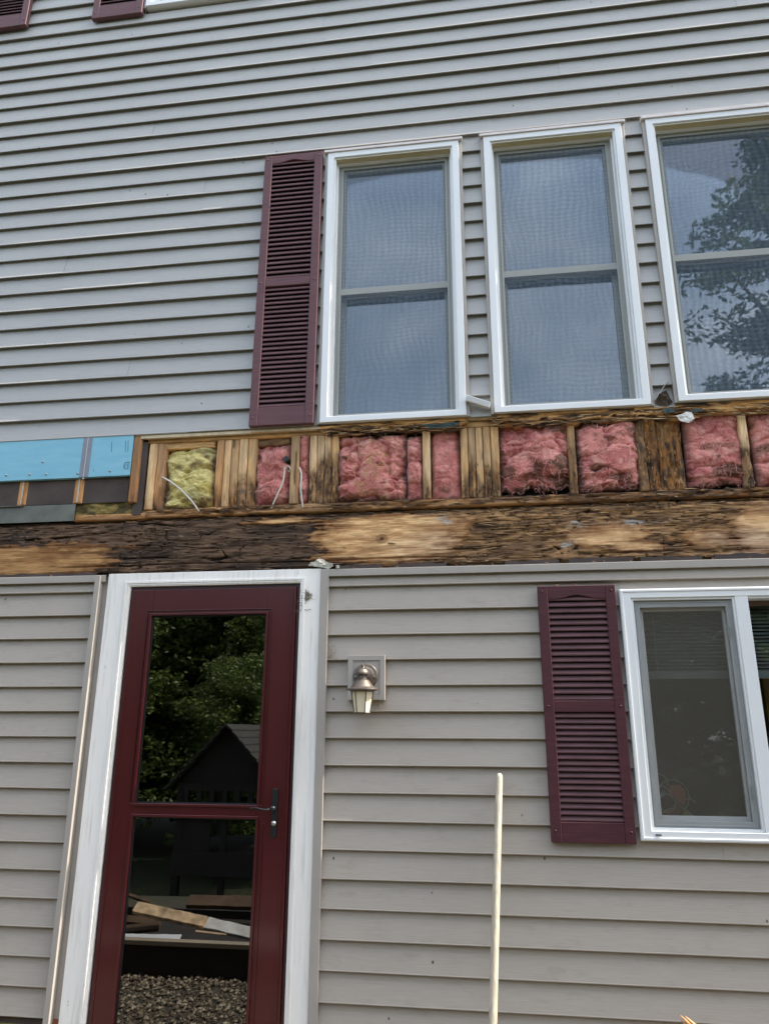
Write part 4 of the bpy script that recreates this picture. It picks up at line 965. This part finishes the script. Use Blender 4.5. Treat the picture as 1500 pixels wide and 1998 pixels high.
# ---- insulation batts: one thing for each bay
def batt(pa, pb, pt, pbm, label, kind, seed, dirt=.3, y0=YB+.018, fold=1., straw=0., brown=(), group='pink insulation batts in the open stud bays', slump=0.):
    ym = (pt+pbm)/2; x0, x1 = PX(pa, ym, y0), PX(pb, ym, y0); z1, z0 = PZ((pa+pb)/2, pt, y0), max(PZ((pa+pb)/2, pbm, y0), ZPL+.001)
    w, h = x1-x0, z1-z0
    def billow(x, z, sd, o=3):
        t = 0; a = 1; n_ = 0
        for i in range(o): t = t+a*np.abs(2*vn(x*2**i+i*3.3, z*2**i, sd+i*7)-1)**.7; n_ += a; a *= .5
        return t/n_
    def fold_f(X, Z):
        wx = X+.07*fbm(X*6, Z*6, seed+1, 3); wz = Z+.07*fbm(X*6, Z*6, seed+2, 3)
        w2x = wx+.05*fbm(wx*14, wz*14, seed+31, 3); w2z = wz+.05*fbm(wx*14+7, wz*14, seed+32, 3)
        return w2x, w2z, billow(w2x*8, w2z*11, seed, 2), billow(w2x*22, w2z*26, seed+9, 3)
    def fy(X, Z):
        u, v = (X-x0)/w, (Z-z0)/h
        pill = (1-np.abs(2*u-1)**5)*(1-np.abs(2*v-1)**6)
        w2x, w2z, b1, b2 = fold_f(X, Z)
        y = y0+.050-.040*pill*(.4+fbm(X*7, Z*7, seed+3, 2)*1.0)-fold*(.042*b1+.018*b2+.006*fbm(X*70, Z*70, seed+7, 2))
        y = y+.035*sstep(1-.01, 1.06, 1-v*4+slump)*(slump > 0)*vn(X*22, Z*5, seed+33)
        return np.clip(y, YB-.016, .118)
    def fc(X, Z, Y):
        n = fbm(X*14, Z*14, seed+40, 5, .6)
        if kind == 'pink':
            c = mixc((.80, .33, .275), (.52, .165, .145), sstep(.3, .7, n)); c = mixc(c, (.86, .52, .42), sstep(.55, .8, fbm(X*30, Z*30, seed+4, 4))*.5)
            w2x, w2z, b1, b2 = fold_f(X, Z); c = mixc(c, (.40, .085, .09), sstep(.42, .12, b1)*.55)  # fold valleys tinted darker red: crease shade put into the colour
        else:
            c = mixc((.74, .62, .25), (.55, .44, .13), sstep(.3, .7, n)); c = mixc(c, (.34, .33, .17), sstep(.55, .75, fbm(X*10, Z*8, seed+4, 3))*.6)
            c = mixc(c, (.60, .36, .13), sstep(.55, .75, fbm(X*12+5, Z*10, seed+14, 3))*.5)
        d = sstep(.62-.18*dirt, .80-.1*dirt, fbm(X*9+4, Z*12, seed+60, 5, .62)); c = mixc(c, (.115, .06, .035), d*.8)
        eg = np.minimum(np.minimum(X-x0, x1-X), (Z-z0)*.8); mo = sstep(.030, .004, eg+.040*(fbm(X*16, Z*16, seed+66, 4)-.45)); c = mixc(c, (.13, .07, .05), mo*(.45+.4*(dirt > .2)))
        if straw:
            s_ = sstep(.70, .86, ridge(X*26+2*fbm(X*9, Z*9, seed, 3), Z*30, seed+70, 3))*np.exp(-((X-(x0+w*.52))/(w*.28))**2); c = mixc(c, (.50, .30, .14), s_*straw)
        for (px, py, rx, ry, s_) in brown:
            a, b = P(px, py, y0); g = np.exp(-((X-a)/(rx/430.))**2-((Z-b)/(ry/430.))**2)+.7*(fbm(X*30, Z*30, seed+8, 4)-.5)
            c = mixc(c, (.11, .065, .035), sstep(.35, .6, g)*s_)
        return c
    def wf(X, Z):
        u, v = (X-x0)/w, (Z-z0)/h; rag = (.006+.085*slump)*fbm(X*18, X*0+seed, seed+90, 4)*(1-v)**3
        top = .010*fbm(X*14, X*0, seed+95, 3)*v**3
        return X+.004*(fbm(Z*20, X*3, seed+97, 3)-.5), Z+rag-top
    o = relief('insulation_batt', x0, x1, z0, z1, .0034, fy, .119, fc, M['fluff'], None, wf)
    if kind == 'pink':
        r = random.Random(seed); q = MB()
        for i in range(150 if straw else int(520*w*fold)):
            px_ = r.gauss(x0+w*.5, w*.2) if straw else r.uniform(x0+.02, x1-.02); pz_ = r.uniform(z0+.02, z1-.02); px_ = min(max(px_, x0+.02), x1-.02)
            yy = float(fy(np.array([[px_]]), np.array([[pz_]]))[0, 0])-.002; a = r.uniform(0, 6.28); pts = []; st = r.uniform(.003, .007); cv = r.uniform(-.7, .7)
            for k in range(8):
                pts.append((px_, yy-.004*math.sin(k*.45)*r.uniform(.6, 1.4), pz_)); a += cv; px_ += math.cos(a)*st; pz_ += math.sin(a)*st
            q.tube(pts, [.0011*(1-k/9) for k in range(8)], 4, False)
        q.build('loose_fibre', M['fibre'] if straw else M['fibre2'], o)['kind'] = 'stuff'
    tag(o, label, 'insulation', group); return o
batt(321, 419, 874, 1001, 'yellow insulation batt, the only yellow one, in the leftmost open bay', 'yellow', 401, .45, y0=YB+.024, group=None)
batt(499, 565, 867, 998, 'pink insulation with a dark hole and a cable, left of a single thin stud', 'pink', 402, .1)
batt(583, 602, 842, 996, 'very narrow pink insulation strip between the thin stud and a four stud pack', 'pink', 403, .1)
batt(660, 793, 848, 992, 'widest pink insulation batt, tangled with tan fibres, under the left upper window', 'pink', 404, .35, straw=.9, fold=1.35)
batt(793.5, 824, 846, 988, 'narrow pink insulation strip joined to the widest batt, left of a pale stud', 'pink', 405, .1)
batt(841, 899, 828, 985, 'smooth pink insulation with a folded lump below, right of the pale stud', 'pink', 406, .0, fold=.45, brown=((868, 955, 14, 9, .5),))
batt(976, 1111, 822, 975, 'pink insulation with brown stains and a torn bottom under the middle upper window', 'pink', 407, .3, fold=1.15, brown=((1085, 838, 26, 11, .8), (1095, 905, 18, 22, .8), (990, 925, 20, 18, .7), (1095, 945, 20, 22, .7)), slump=.9)
batt(1127, 1247, 822, 972, 'ragged pink insulation left of the rotten brown post', 'pink', 408, .4, fold=1.4, slump=.3, brown=((1165, 915, 18, 10, .6), (1160, 835, 12, 10, .7)))
batt(1338, 1453, 800, 968, 'pink insulation with a grey brown streak right of the rotten brown post', 'pink', 409, .15, fold=.9, brown=((1400, 872, 50, 8, .5), (1420, 925, 36, 16, .8)), slump=.5)
batt(1471, 1605, 795, 962, 'pink insulation cut off by the right edge of the picture', 'pink', 410, .15, brown=((1495, 875, 20, 12, .6),))
batt(1645, 1790, 780, 960, 'pink insulation just past the last stud at the far right', 'pink', 411, .15)
ya, yb_ = P(150, 984, .06), P(268, 1003, .06)
def fy_(X, Z): return .055-.03*fbm(X*20, Z*30, 3, 4)
def fc_(X, Z, Y): return mixc((.30, .22, .07), (.10, .075, .03), sstep(.4, .6, fbm(X*12, Z*30, 5, 4)))
tag(relief('insulation_batt', ya[0], yb_[0], yb_[1]-.01, ya[1]+.03, .004, fy_, .10, fc_, M['fluff']), 'dirty insulation peeping from the dark slot under the brown fibreboard', 'insulation')
# dark hollow and cables
hb = MB(); a, b = P(559, 899, YB+.0); hb.tube([(a, .010, b+.004), (a, YB+.03, b)], [.016, .017], 12)
tag(hb.build('cable_box', M['rubber'], None, .002), 'small black cable entry in the pink insulation', 'cable box')
def cable(pts, label, y=YB-.010, r=.0045):
    c = [Vector((P(a, b, y+dy)[0], y+dy, P(a, b, y+dy)[1])) for a, b, dy in pts]; out = []
    for i in range(len(c)-1):
        p0, p1, p2, p3 = c[max(0, i-1)], c[i], c[i+1], c[min(len(c)-1, i+2)]
        for k in range(8):
            t_ = k/8; out.append(.5*((2*p1)+(p2-p0)*t_+(2*p0-5*p1+4*p2-p3)*t_*t_+(3*p1-p0-3*p2+p3)*t_**3))
    out.append(c[-1]); m = MB(); m.tube(out, r, 8); tag(m.build('cable', M['cable'], None, 0, True), label, 'cable', 'white cables in the stud bays')
cable([(317, 931, .02), (333, 940, -.004), (352, 955, -.01), (372, 975, -.008), (389, 998, .006)], 'white cable curving over the yellow insulation', r=.0048)
cable([(560, 910, .006), (556, 915, -.006), (552, 940, -.008), (540, 968, -.004), (529, 992, .01)], 'white cable running down from the black cable entry')
cable([(554, 913, .0), (562, 909, -.012), (567, 915, -.014), (563, 921, -.004)], 'short looped white cable end beside the black cable entry', r=.003)
cable([(584, 912, .008), (588, 925, -.004), (587, 955, -.006), (591, 990, .006)], 'white cable in the very narrow pink strip')

# ================================================================== things on and near the wall
# wall lantern
lan = empty('wall_lantern', (PX(706, 1320, -.01), 0, PZ(706, 1320, -.01))); tag(lan, 'weathered bronze wall lantern with cream glass beside the door', 'wall lamp')
def lp(mb, name, mat, bevel=0, smooth=False):
    o = mb.build(name, mat, None, bevel, smooth); o.location = -Vector(lan.location); o.parent = lan; return o
ax0, ax1 = PX(679, 1300, -.02), PX(751, 1300, -.02); az1, az0 = PZ(715, 1279, -.02), PZ(712, 1366, -.02)
q = MB(); q.ring(ax0, ax1, az0, az1, .022, -.024, .004); q.box(ax0+.021, ax1-.021, -.020, .004, az0+.021, az1-.021); q.ring(ax0+.026, ax1-.026, az0+.026, az1-.026, .002, -.022, -.0202)
lp(q, 'mounting_block', M['trim'], .002)
cx, cz = P(713, 1319, -.03); rc = .056
q = MB()
def disc(mb, cx, cz, prof, n=32):
    V = []; F = []
    for r_, y in prof:
        for k in range(n): V.append((cx+r_*math.cos(2*math.pi*k/n), y, cz+r_*math.sin(2*math.pi*k/n)))
    for i in range(len(prof)-1):
        for k in range(n): F.append((i*n+k, i*n+(k+1) % n, (i+1)*n+(k+1) % n, (i+1)*n+k))
    F.append(tuple((len(prof)-1)*n+k for k in range(n))); mb.add(V, F)
disc(q, cx, cz, [(rc, -.020), (rc, -.028), (rc-.004, -.031), (rc-.012, -.030), (rc-.016, -.032), (rc-.022, -.036), (rc-.030, -.037), (.012, -.042)])
lp(q, 'back_plate', M['bronze'], 0, True)
for px in (693, 731):
    a, b = P(px, 1320, -.03); q = MB(); q.tube([(a, -.030, b), (a, -.035, b)], .0045, 10); lp(q, 'screw', M['steel'])
YLN = -.125
lx = PX(707, 1330, YLN)
def LZ(py): return PZ(707, py, YLN)
q = MB(); q.tube([(cx, -.036, cz-.005), (cx, -.07, cz+.022), (lx, -.105, cz+.036), (lx, YLN, LZ(1308))], [.010, .009, .008, .008], 10); lp(q, 'arm', M['bronze'], 0, True)
z = LZ
q = MB(); q.lathe([(.001, z(1294)), (.0055, z(1296)), (.0065, z(1299)), (.004, z(1301)), (.004, z(1303)), (.010, z(1304)), (.022, z(1307)), (.029, z(1312)), (.030, z(1315)), (.022, z(1316)), (.018, z(1320)), (.019, z(1325)), (.030, z(1328)), (.040, z(1334)), (.050, z(1340)), (.058, z(1343)), (.072, z(1344)), (.073, z(1346)), (.056, z(1348)), (.050, z(1350)), (.004, z(1351))], (lx, YLN, 0), 28)
lp(q, 'hood', M['bronze'], 0, False)
q = MB(); n = 6; rt_, rb_ = .047, .033; zt, zb3 = z(1350), z(1391)
q.lathe([(.002, zb3), (rb_, zb3), (rt_, zt), (.002, zt)], (lx, YLN, 0), n); lp(q, 'lamp_glass', M['lampglass'])
q = MB()
for k in range(n):
    a = 2*math.pi*k/n; q.tube([(lx+(rt_+.001)*math.cos(a), YLN+(rt_+.001)*math.sin(a), zt), (lx+(rb_+.001)*math.cos(a), YLN+(rb_+.001)*math.sin(a), zb3)], .0026, 6)
    a2 = 2*math.pi*(k+1)/n; q.tube([(lx+(rb_+.001)*math.cos(a), YLN+(rb_+.001)*math.sin(a), zb3), (lx+(rb_+.001)*math.cos(a2), YLN+(rb_+.001)*math.sin(a2), zb3)], .0028, 6)
lp(q, 'cage', M['bronze'])
# leaning pole
pt = P(974, 1509, -.02); d1 = P(961, 1996, -.22)
A = Vector((pt[0], -.022, pt[1])); B = Vector((d1[0], -.22, d1[1])); D_ = (B-A); B2 = A+D_*((A.z-.01)/(A.z-B.z))
q = MB(); L = [A+(B2-A)*t for t in (0, .004, .012, .3, .6, 1)]; q.tube(L, [.008, .0125, .0145, .0155, .016, .016], 14)
tag(q.build('wooden_pole', M['pole'], None, 0, True), 'pale wooden pole leaning against the siding', 'pole')
# splintered board tip at the lower right
def splinter():
    a = P(1326, 1981, -.35); q = MB(); r = random.Random(4)
    V = []; n = 7
    tip = Vector((a[0], -.35, a[1])); ax = Vector((.72, .1, -.69)).normalized(); side = ax.cross(Vector((0, 1, 0))).normalized(); nrm = ax.cross(side)
    for (t0, w, ln) in ((0, .012, .0), (.010, .014, .010), (.022, .012, .020), (.034, .010, .024), (.046, .010, .040), (.058, .01, .05), (-.010, .01, .014)):
        base = tip+side*t0*-1.0+ax*ln
        q.tube([base, base+ax*.03+nrm*.002, base+ax*.08, base+ax*.5, base+ax*1.1], [.001, .006, .012, .014, .014], 5)
    return q.build('splintered_board', simple('fresh_broken_wood', (.62, .30, .12), .8, var=.4, vscale=30, bsc=40, bst=.8, bd=.004))
tag(splinter(), 'orange splintered board tip poking up at the lower right', 'broken board')
# cobweb and dirt by the casing corner
def web(cpx, cpy, n, rad, y, name, label, seed, rr=.0009):
    r = random.Random(seed); q = MB()
    for i in range(n):
        a = r.uniform(0, 6.28); L_ = r.uniform(.3, 1)*rad; x0_, z0_ = P(cpx+r.uniform(-4, 4), cpy+r.uniform(-6, 6), y); pts = []
        for k in range(6):
            pts.append((x0_+math.cos(a)*L_*k/5, y-.001-r.uniform(0, .003), z0_+math.sin(a)*L_*k/5)); a += r.uniform(-.5, .5)
        q.tube(pts, [rr*r.uniform(.6, 2.2) for _ in pts], 4)
    tag(q.build(name, M['web']), label, 'cobweb', 'cobwebs around the door')
web(598, 1163, 20, .045, YC-.001, 'cobweb', 'brown cobweb on the upper right corner of the door casing', 3, .0014)
web(590, 1172, 9, .07, YC-.001, 'cobweb', 'thin dusty web threads below the casing corner cobweb', 5, .0008)
web(642, 1278, 12, .055, -.004, 'cobweb', 'wispy cobweb on the siding left of the wall lantern', 7, .0007)
web(744, 1372, 8, .018, -.018, 'cobweb', 'short pale web thread under the lantern mounting block', 9, .0012)

# ================================================================== what the panes mirror, plus unseen side trees that block sky light
def V3(px, py, Yv): a = P(px, py, Yv); return Vector((a[0], -Yv, a[1]))
# playhouse with a gable roof, behind the photographer's left
def playhouse():
    Yv = 8.0; ap = V3(447, 1413, Yv); le = V3(339, 1528, Yv); hw = ap.x-le.x; zg = float(ground_h(np.array(ap.x), np.array(-Yv)))
    root = empty('playhouse', (ap.x, -Yv-.9, zg)); tag(root, 'dark wooden playhouse with a steep shingle gable roof, mirrored in the storm door', 'playhouse')
    dk = simple('dark_boards', (.018, .014, .011), .8, var=.3, vscale=4, bst=.4)
    sh = simple('grey_shingles', (.05, .047, .042), .9, var=.35, vscale=12, bst=.6, bd=.006)
    def pp(mb, name, mat): o = mb.build(name, mat); o.location = -Vector(root.location); o.parent = root; return o
    yf, ybk = -Yv, -Yv-1.9; ze = le.z; w = hw-.12
    wl = MB()
    for s_ in (-1, 1): wl.box(ap.x+s_*w-.05, ap.x+s_*w+.05, yf-.1, yf, zg, ze+.02); wl.box(ap.x+s_*w-.05, ap.x+s_*w+.05, ybk, ybk+.1, zg, ze+.02)
    wl.box(ap.x-.04, ap.x+.04, yf-.09, yf-.01, zg, ze); pp(wl, 'post', dk)
    g = MB(); g.poly([(ap.x-w-.04, ze), (ap.x+w+.04, ze), (ap.x, ap.z-.05)], yf-.06, yf-.02); pp(g, 'gable', dk)
    k = MB(); zd = V3(447, 1570, Yv).z; zr = V3(447, 1600, Yv).z
    k.box(ap.x-w-.05, ap.x+w+.05, yf-.05, yf+.03, zr, zd); k.box(ap.x-w-.05, ap.x+w+.05, yf-.05, yf+.02, ze-.10, ze-.001)
    zl2 = V3(447, 1665, Yv).z; zl3 = V3(447, 1712, Yv).z; k.box(ap.x-w-.05, ap.x+w+.05, yf-.05, yf+.03, zl3, zl2)
    k.box(ap.x-w-.05, ap.x+w+.05, ybk, yf-.1, zl2-.03, zl2); k.box(ap.x-w+.02, ap.x-w+.5, yf-.055, yf-.01, zr, zl2)
    for i in range(7): x = ap.x-w+.1+i*(2*w-.2)/6; k.box(x-.035, x+.035, yf-.045, yf+.025, ze-.45, ze-.1)
    pp(k, 'deck_and_rail', dk)
    for s_ in (-1, 1):
        rf = MB(); n = 9
        for i in range(n):
            t0, t1 = i/n, (i+1)/n; e = Vector((s_*(hw+.1), 0, ze-.09-ap.z))
            a = Vector((ap.x, 0, ap.z))+e*t0; b = Vector((ap.x, 0, ap.z))+e*t1+Vector((0, 0, .0)); 
            rf.add([(a.x, yf+.15, a.z+.004), (b.x, yf+.15, b.z+.03), (b.x, ybk-.15, b.z+.03), (a.x, ybk-.15, a.z+.004), (a.x, yf+.15, a.z-.03), (b.x, yf+.15, b.z-.005), (b.x, ybk-.15, b.z-.005), (a.x, ybk-.15, a.z-.03)],
                   [(0, 1, 2, 3), (7, 6, 5, 4), (0, 4, 5, 1), (1, 5, 6, 2), (2, 6, 7, 3), (3, 7, 4, 0)])
        pp(rf, 'roof', sh)
playhouse()
# low timber bin with demolition boards lying on it
def pile():
    Yv = 2.05; a = V3(200, 1831, Yv); b = V3(500, 1845, Yv); zt = (a.z+b.z)/2
    root = empty('timber_bin', ((a.x+b.x)/2, -Yv-.5, 0)); tag(root, 'low dark timber bin carrying old boards, mirrored in the storm door', 'timber bin')
    dk = simple('dark_bin_wood', (.022, .017, .013), .85, var=.3, bst=.4); 
    def pp(mb, name, mat, bv=0): o = mb.build(name, mat, None, bv); o.location = -Vector(root.location); o.parent = root; return o
    x0_, x1_ = a.x-.8, b.x+.9
    q = MB(); q.box(x0_, x1_, -Yv-.04, -Yv, .0, zt-.03); q.box(x0_, x1_, -Yv-1.1, -Yv-1.06, 0, zt-.03); pp(q, 'side_panel', dk)
    q = MB(); q.box(x0_, x1_, -Yv-.06, -Yv+.015, zt-.0295, zt); pp(q, 'rail', simple('edge_rail', (.30, .25, .18), .7), .003)
    q = MB(); q.box(x0_, x1_, -Yv-1.06, -Yv-.04, zt-.12, zt-.09); pp(q, 'deck', dk)
    def plank(pa, pb, Y1, wd, th, seed, mat, label, rz=0):
        A_ = V3(*pa, Y1); B_ = V3(*pb, Y1+rz); ax = (B_-A_)/2; nrm = Vector((0, .55, .83)); d = ax.normalized(); sd = d.cross(nrm).normalized(); nn_ = sd.cross(d).normalized()
        q = MB(); n = 16; r = random.Random(seed); V = []
        for i in range(n+1):
            t_ = i/n; c = A_+(B_-A_)*t_; w_ = wd*(1+.06*r.uniform(-1, 1))
            for s1, s2 in ((-1, -1), (1, -1), (1, 1), (-1, 1)): V.append(c+sd*s1*w_+nn_*s2*th)
        F = [(0, 1, 2, 3), tuple(n*4+k for k in (3, 2, 1, 0))]
        for i in range(n):
            for k in range(4): F.append((i*4+k, i*4+(k+1) % 4, i*4+4+(k+1) % 4, i*4+4+k))
        q.add(V, F); tag(q.build('old_board', mat, None, .003), label, 'board', 'demolition boards on the timber bin')
    m1 = simple('weathered_board', (.50, .36, .22), .85, var=.6, vscale=14, bsc=30, bst=.8, bd=.004)
    m2 = simple('white_stained_board', (.50, .50, .48), .8, var=.35, vscale=9, bst=.5)
    m3 = simple('brown_board', (.09, .055, .03), .85, var=.4, vscale=9, bst=.5)
    plank((262, 1772), (400, 1802), 2.30, .045, .016, 1, m1, 'sloping weathered board, the topmost on the timber bin')
    plank((401, 1803), (560, 1840), 2.32, .045, .016, 2, m2, 'grey white end of the sloping board row on the bin')
    plank((180, 1722), (290, 1762), 2.50, .012, .012, 3, m3, 'thin brown stick behind the sloping board')
    plank((366, 1760), (620, 1766), 2.95, .055, .02, 4, m3, 'dark brown beam lying flat at the back of the bin')
    plank((235, 1795), (300, 1800), 2.45, .030, .014, 5, m3, 'short stub of board stacked under the sloping board')
    plank((225, 1818), (310, 1808), 2.35, .035, .014, 6, m3, 'brown board lying lowest of the stack on the bin')
    plank((180, 1829), (350, 1832), 2.15, .030, .004, 7, simple('white_perforated', (.7, .72, .76), .6), 'thin white perforated sheet along the rail of the bin')
    plank((380, 1818), (440, 1825), 2.25, .008, .004, 8, m1, 'small pale splinter under the sloping board')
pile()
# trees
def limb(q, p0, p1, r0, r1, r, n=7):
    pts = []; 
    for i in range(n+1):
        t_ = i/n; pts.append(Vector(p0).lerp(Vector(p1), t_)+Vector((r.uniform(-1, 1), r.uniform(-1, 1), r.uniform(-.4, .4)))*.05*(p1-p0).length*(0 < i < n)*.6)
    q.tube(pts, [r0+(r1-r0)*i/n for i in range(n+1)], 7); return pts
def tree_mesh(seed, h, rad, cb, nl, leaf, dens=60):
    r = random.Random(seed); nr = np.random.RandomState(seed); tr_ = MB()
    top = Vector((r.uniform(-.3, .3), r.uniform(-.3, .3), h*.93)); trunk = limb(tr_, Vector((0, 0, -.3)), top, h*.020, .03, r, 10)
    cl = []
    for i in range(nl):
        t_ = cb+(1-cb)*(i+.5)/nl; zc = h*t_; p0 = Vector(trunk[min(10, int(t_*10))]); p0.z = min(zc*.93, top.z)
        prof = math.sin(math.pi*min(1, (t_-cb)/(1-cb)*.80+.18))**.8
        a = i*2.39996+r.uniform(-.4, .4); L_ = rad*prof*r.uniform(.7, 1.12)
        p1 = p0+Vector((math.cos(a)*L_, math.sin(a)*L_, L_*r.uniform(.15, .6))); limb(tr_, p0, p1, .012*h*(1-t_)+.018, .008, r, 5)
        for k in range(5): 
            tt = .35+.65*k/4; c = p0.lerp(p1, tt); cl.append((c+Vector((r.uniform(-.35, .35), r.uniform(-.35, .35), r.uniform(-.3, .3)))*rad*.28, rad*r.uniform(.13, .24)))
    P_ = []
    for c, s_ in cl:
        n = int(dens*r.uniform(.6, 1.3)); g = nr.normal(size=(n, 3)); g /= (np.linalg.norm(g, axis=1, keepdims=True)+1e-6)
        P_.append(np.array(c)+g*(nr.uniform(.35, 1, (n, 1))**.6)*s_*np.array([1.25, 1.25, .7]))
    Pn = np.concatenate(P_); n = len(Pn); d = nr.normal(size=(n, 3)); d[:, 2] *= .5; d /= np.linalg.norm(d, axis=1, keepdims=True)
    e = np.cross(d, nr.normal(size=(n, 3))); e /= np.linalg.norm(e, axis=1, keepdims=True); s_ = leaf*nr.uniform(.7, 1.3, (n, 1))
    Vv = np.stack([Pn-d*s_, Pn+e*s_*.42, Pn+d*s_, Pn-e*s_*.42], 1).reshape(-1, 3)
    return tr_, Vv, n
def tree(name, x, y, h, rad, cb, nl, leaf, seed, mat, label, dens=60, group='trees across the yard from the house'):
    z = float(ground_h(np.array(float(x)), np.array(float(y)))); root = empty(name, (x, y, z)); tag(root, label, 'tree', group)
    tr_, Vv, n = tree_mesh(seed, h, rad, cb, nl, leaf, dens)
    tr_.build('trunk', M['bark'], root, 0, True)
    me = bpy.data.meshes.new('crown'); me.from_pydata(Vv.tolist(), [], np.arange(4*n).reshape(n, 4).tolist()); me.materials.append(mat)
    c = bpy.data.objects.new('crown', me); COL.objects.link(c); c.parent = root; return root
def copytree(src, x, y, s, rz, label):
    z = float(ground_h(np.array(float(x)), np.array(float(y)))); r_ = src.copy(); COL.objects.link(r_); r_.location = (x, y, z); r_.scale = (s, s, s); r_.rotation_euler = (0, 0, rz); r_['label'] = label
    for c in list(src.children): k = c.copy(); COL.objects.link(k); k.parent = r_
    return r_
tp_ = V3(1590, 520, 10.5)
tree('ash_tree', tp_.x+.1, -10.5, 17.5, 2.3, .22, 50, .085, 21, M['leaf'], 'tall feathery tree mirrored in the right upper window', 150)
bx = V3(1395, 690, 9.5); yt_ = tree('young_tree', bx.x, -9.5, bx.z+1.05, 1.0, .3, 24, .075, 22, M['leaf2'], 'shorter tree below the feathery one in the same window reflection', 150)
t1 = tree('leafy_tree', -10.5, -15, 7.6, 3.1, .05, 46, .085, 31, M['leaf'], 'bright leafy tree left of the playhouse', 240)
t2 = tree('leafy_tree', -3.0, -18, 8.8, 3.6, .04, 46, .095, 32, M['leaf2'], 'dark dense tree behind the playhouse', 240)
spots = [(-20, -4, 1.2, 't2', 'unseen tall dark tree beside the left house end, added to block sky light'), (-24, -9, 1.3, 't1', 'unseen leafy tree far left of the house, added to block sky light'), (-16, -9, .9, 't1', 'unseen leafy tree at the left yard edge, added to block sky light'), (14, -11, 1.0, 't1', 'unseen leafy tree at the right yard edge, added to block sky light'), (19, -13, 1.2, 't2', 'unseen dark tree far right of the yard, added to block sky light'), (-30, -2, 1.5, 't2', 'outermost dark tree on the left, unseen, added to block sky light'), (24, -17, 1.4, 't1', 'outermost leafy tree on the right, unseen, added to block sky light'), (-7.4, -17.5, 1.05, 't1', 'second leafy tree behind and left of the playhouse'), (-5.2, -13.5, .62, 't1', 'small bushy tree close behind the playhouse'), (-14, -16.5, 1.1, 't2', 'dark tree at the left end of the row'),  # the first, outlying trees are unseen, added to block low horizon sky
         (-9.2, -21, 1.15, 't2', 'tall dark tree in the back row left'), (-5.5, -22, 1.1, 't1', 'leafy tree in the back row middle'), (.8, -19.5, 1., 't1', 'leafy tree straight behind the photographer'),
         (4.6, -19, .98, 't2', 'dark tree right of the photographer'), (8.6, -18, .95, 't1', 'leafy tree far right of the row'), (12.5, -17, 1., 't2', 'dark tree at the right end of the row'), (-18, -14, 1.1, 't1', 'leafy tree at the outer left of the yard'), (-12.5, -22, 1.25, 't2', 'tallest dark tree in the far left back row')]
for i, (x, y, s_, k, lab) in enumerate(spots): copytree(t1 if k == 't1' else t2, x, y, s_, i*1.3, lab)

tz_ = V3(1205, 752, 11.5); hz_ = tz_.z-float(ground_h(np.array(tz_.x), np.array(-11.5)))
copytree(yt_, tz_.x, -11.5, hz_/(bx.z+1.05)*1.0, 2.0, 'thin young tree whose tip shows in the bottom corner of the middle window')

# crumbs of rotten wood that fell on the ledges
crumbs = [(1066, 1102, -.008), (1178, 1098, -.008), (1158, 1099, -.006), (1121, 1139, -.02), (1054, 1141, -.02), (960, 1106, -.006), (742, 1109, -.006), (775, 1108, -.004), (890, 1106, -.008), (1290, 1097, -.004), (1390, 1093, -.006), (1085, 1139, -.018), (690, 1108, -.006), (1230, 1098, -.004), (1462, 1090, -.006), (100, 1124, -.006)]
where = ['on the ledge above the left corner of the lower shutter', 'on the ledge above the right end of the lower shutter', 'on the ledge above the middle of the lower shutter', 'on the top edge of the lower shutter, at its middle', 'on the top left corner of the lower shutter', 'on the ledge above the upright siding seam', 'on the ledge above the wall lantern', 'on the ledge just right of the wall lantern', 'on the ledge midway between lantern and lower shutter',
 'on the ledge above the left part of the slider window', 'on the ledge above the slider mullion', 'on the top edge of the lower shutter, left half', 'on the ledge just right of the paper scrap', 'on the ledge above the slider window corner', 'on the ledge nearest the right edge of the picture', 'on the ledge left of the door']
chipm = simple('rotten_crumb', (.30, .16, .08), .95, var=.5, vscale=60, bst=.6)
for i, (px, py, y) in enumerate(crumbs):
    r = random.Random(i); a = P(px, py, y); zz = 2.3465 if py < 1125 else PZ(1125, 1142, -.03)+.003; q = MB(); L_ = r.uniform(.006, .016)
    ax = Vector((math.cos(r.uniform(0, 3)), r.uniform(-.5, .5), r.uniform(-.1, .5))).normalized()
    q.tube([Vector((a[0], y, zz))-ax*L_*.5, Vector((a[0], y-.001, zz+.003)), Vector((a[0], y, zz+.002))+ax*L_*.6], [.0015, .0035*r.uniform(.6, 1.3), .001], 5)
    tag(q.build('wood_crumb', chipm), 'tiny crumb of rotten wood '+where[i], 'wood crumb', 'crumbs of rotten wood on the ledges')
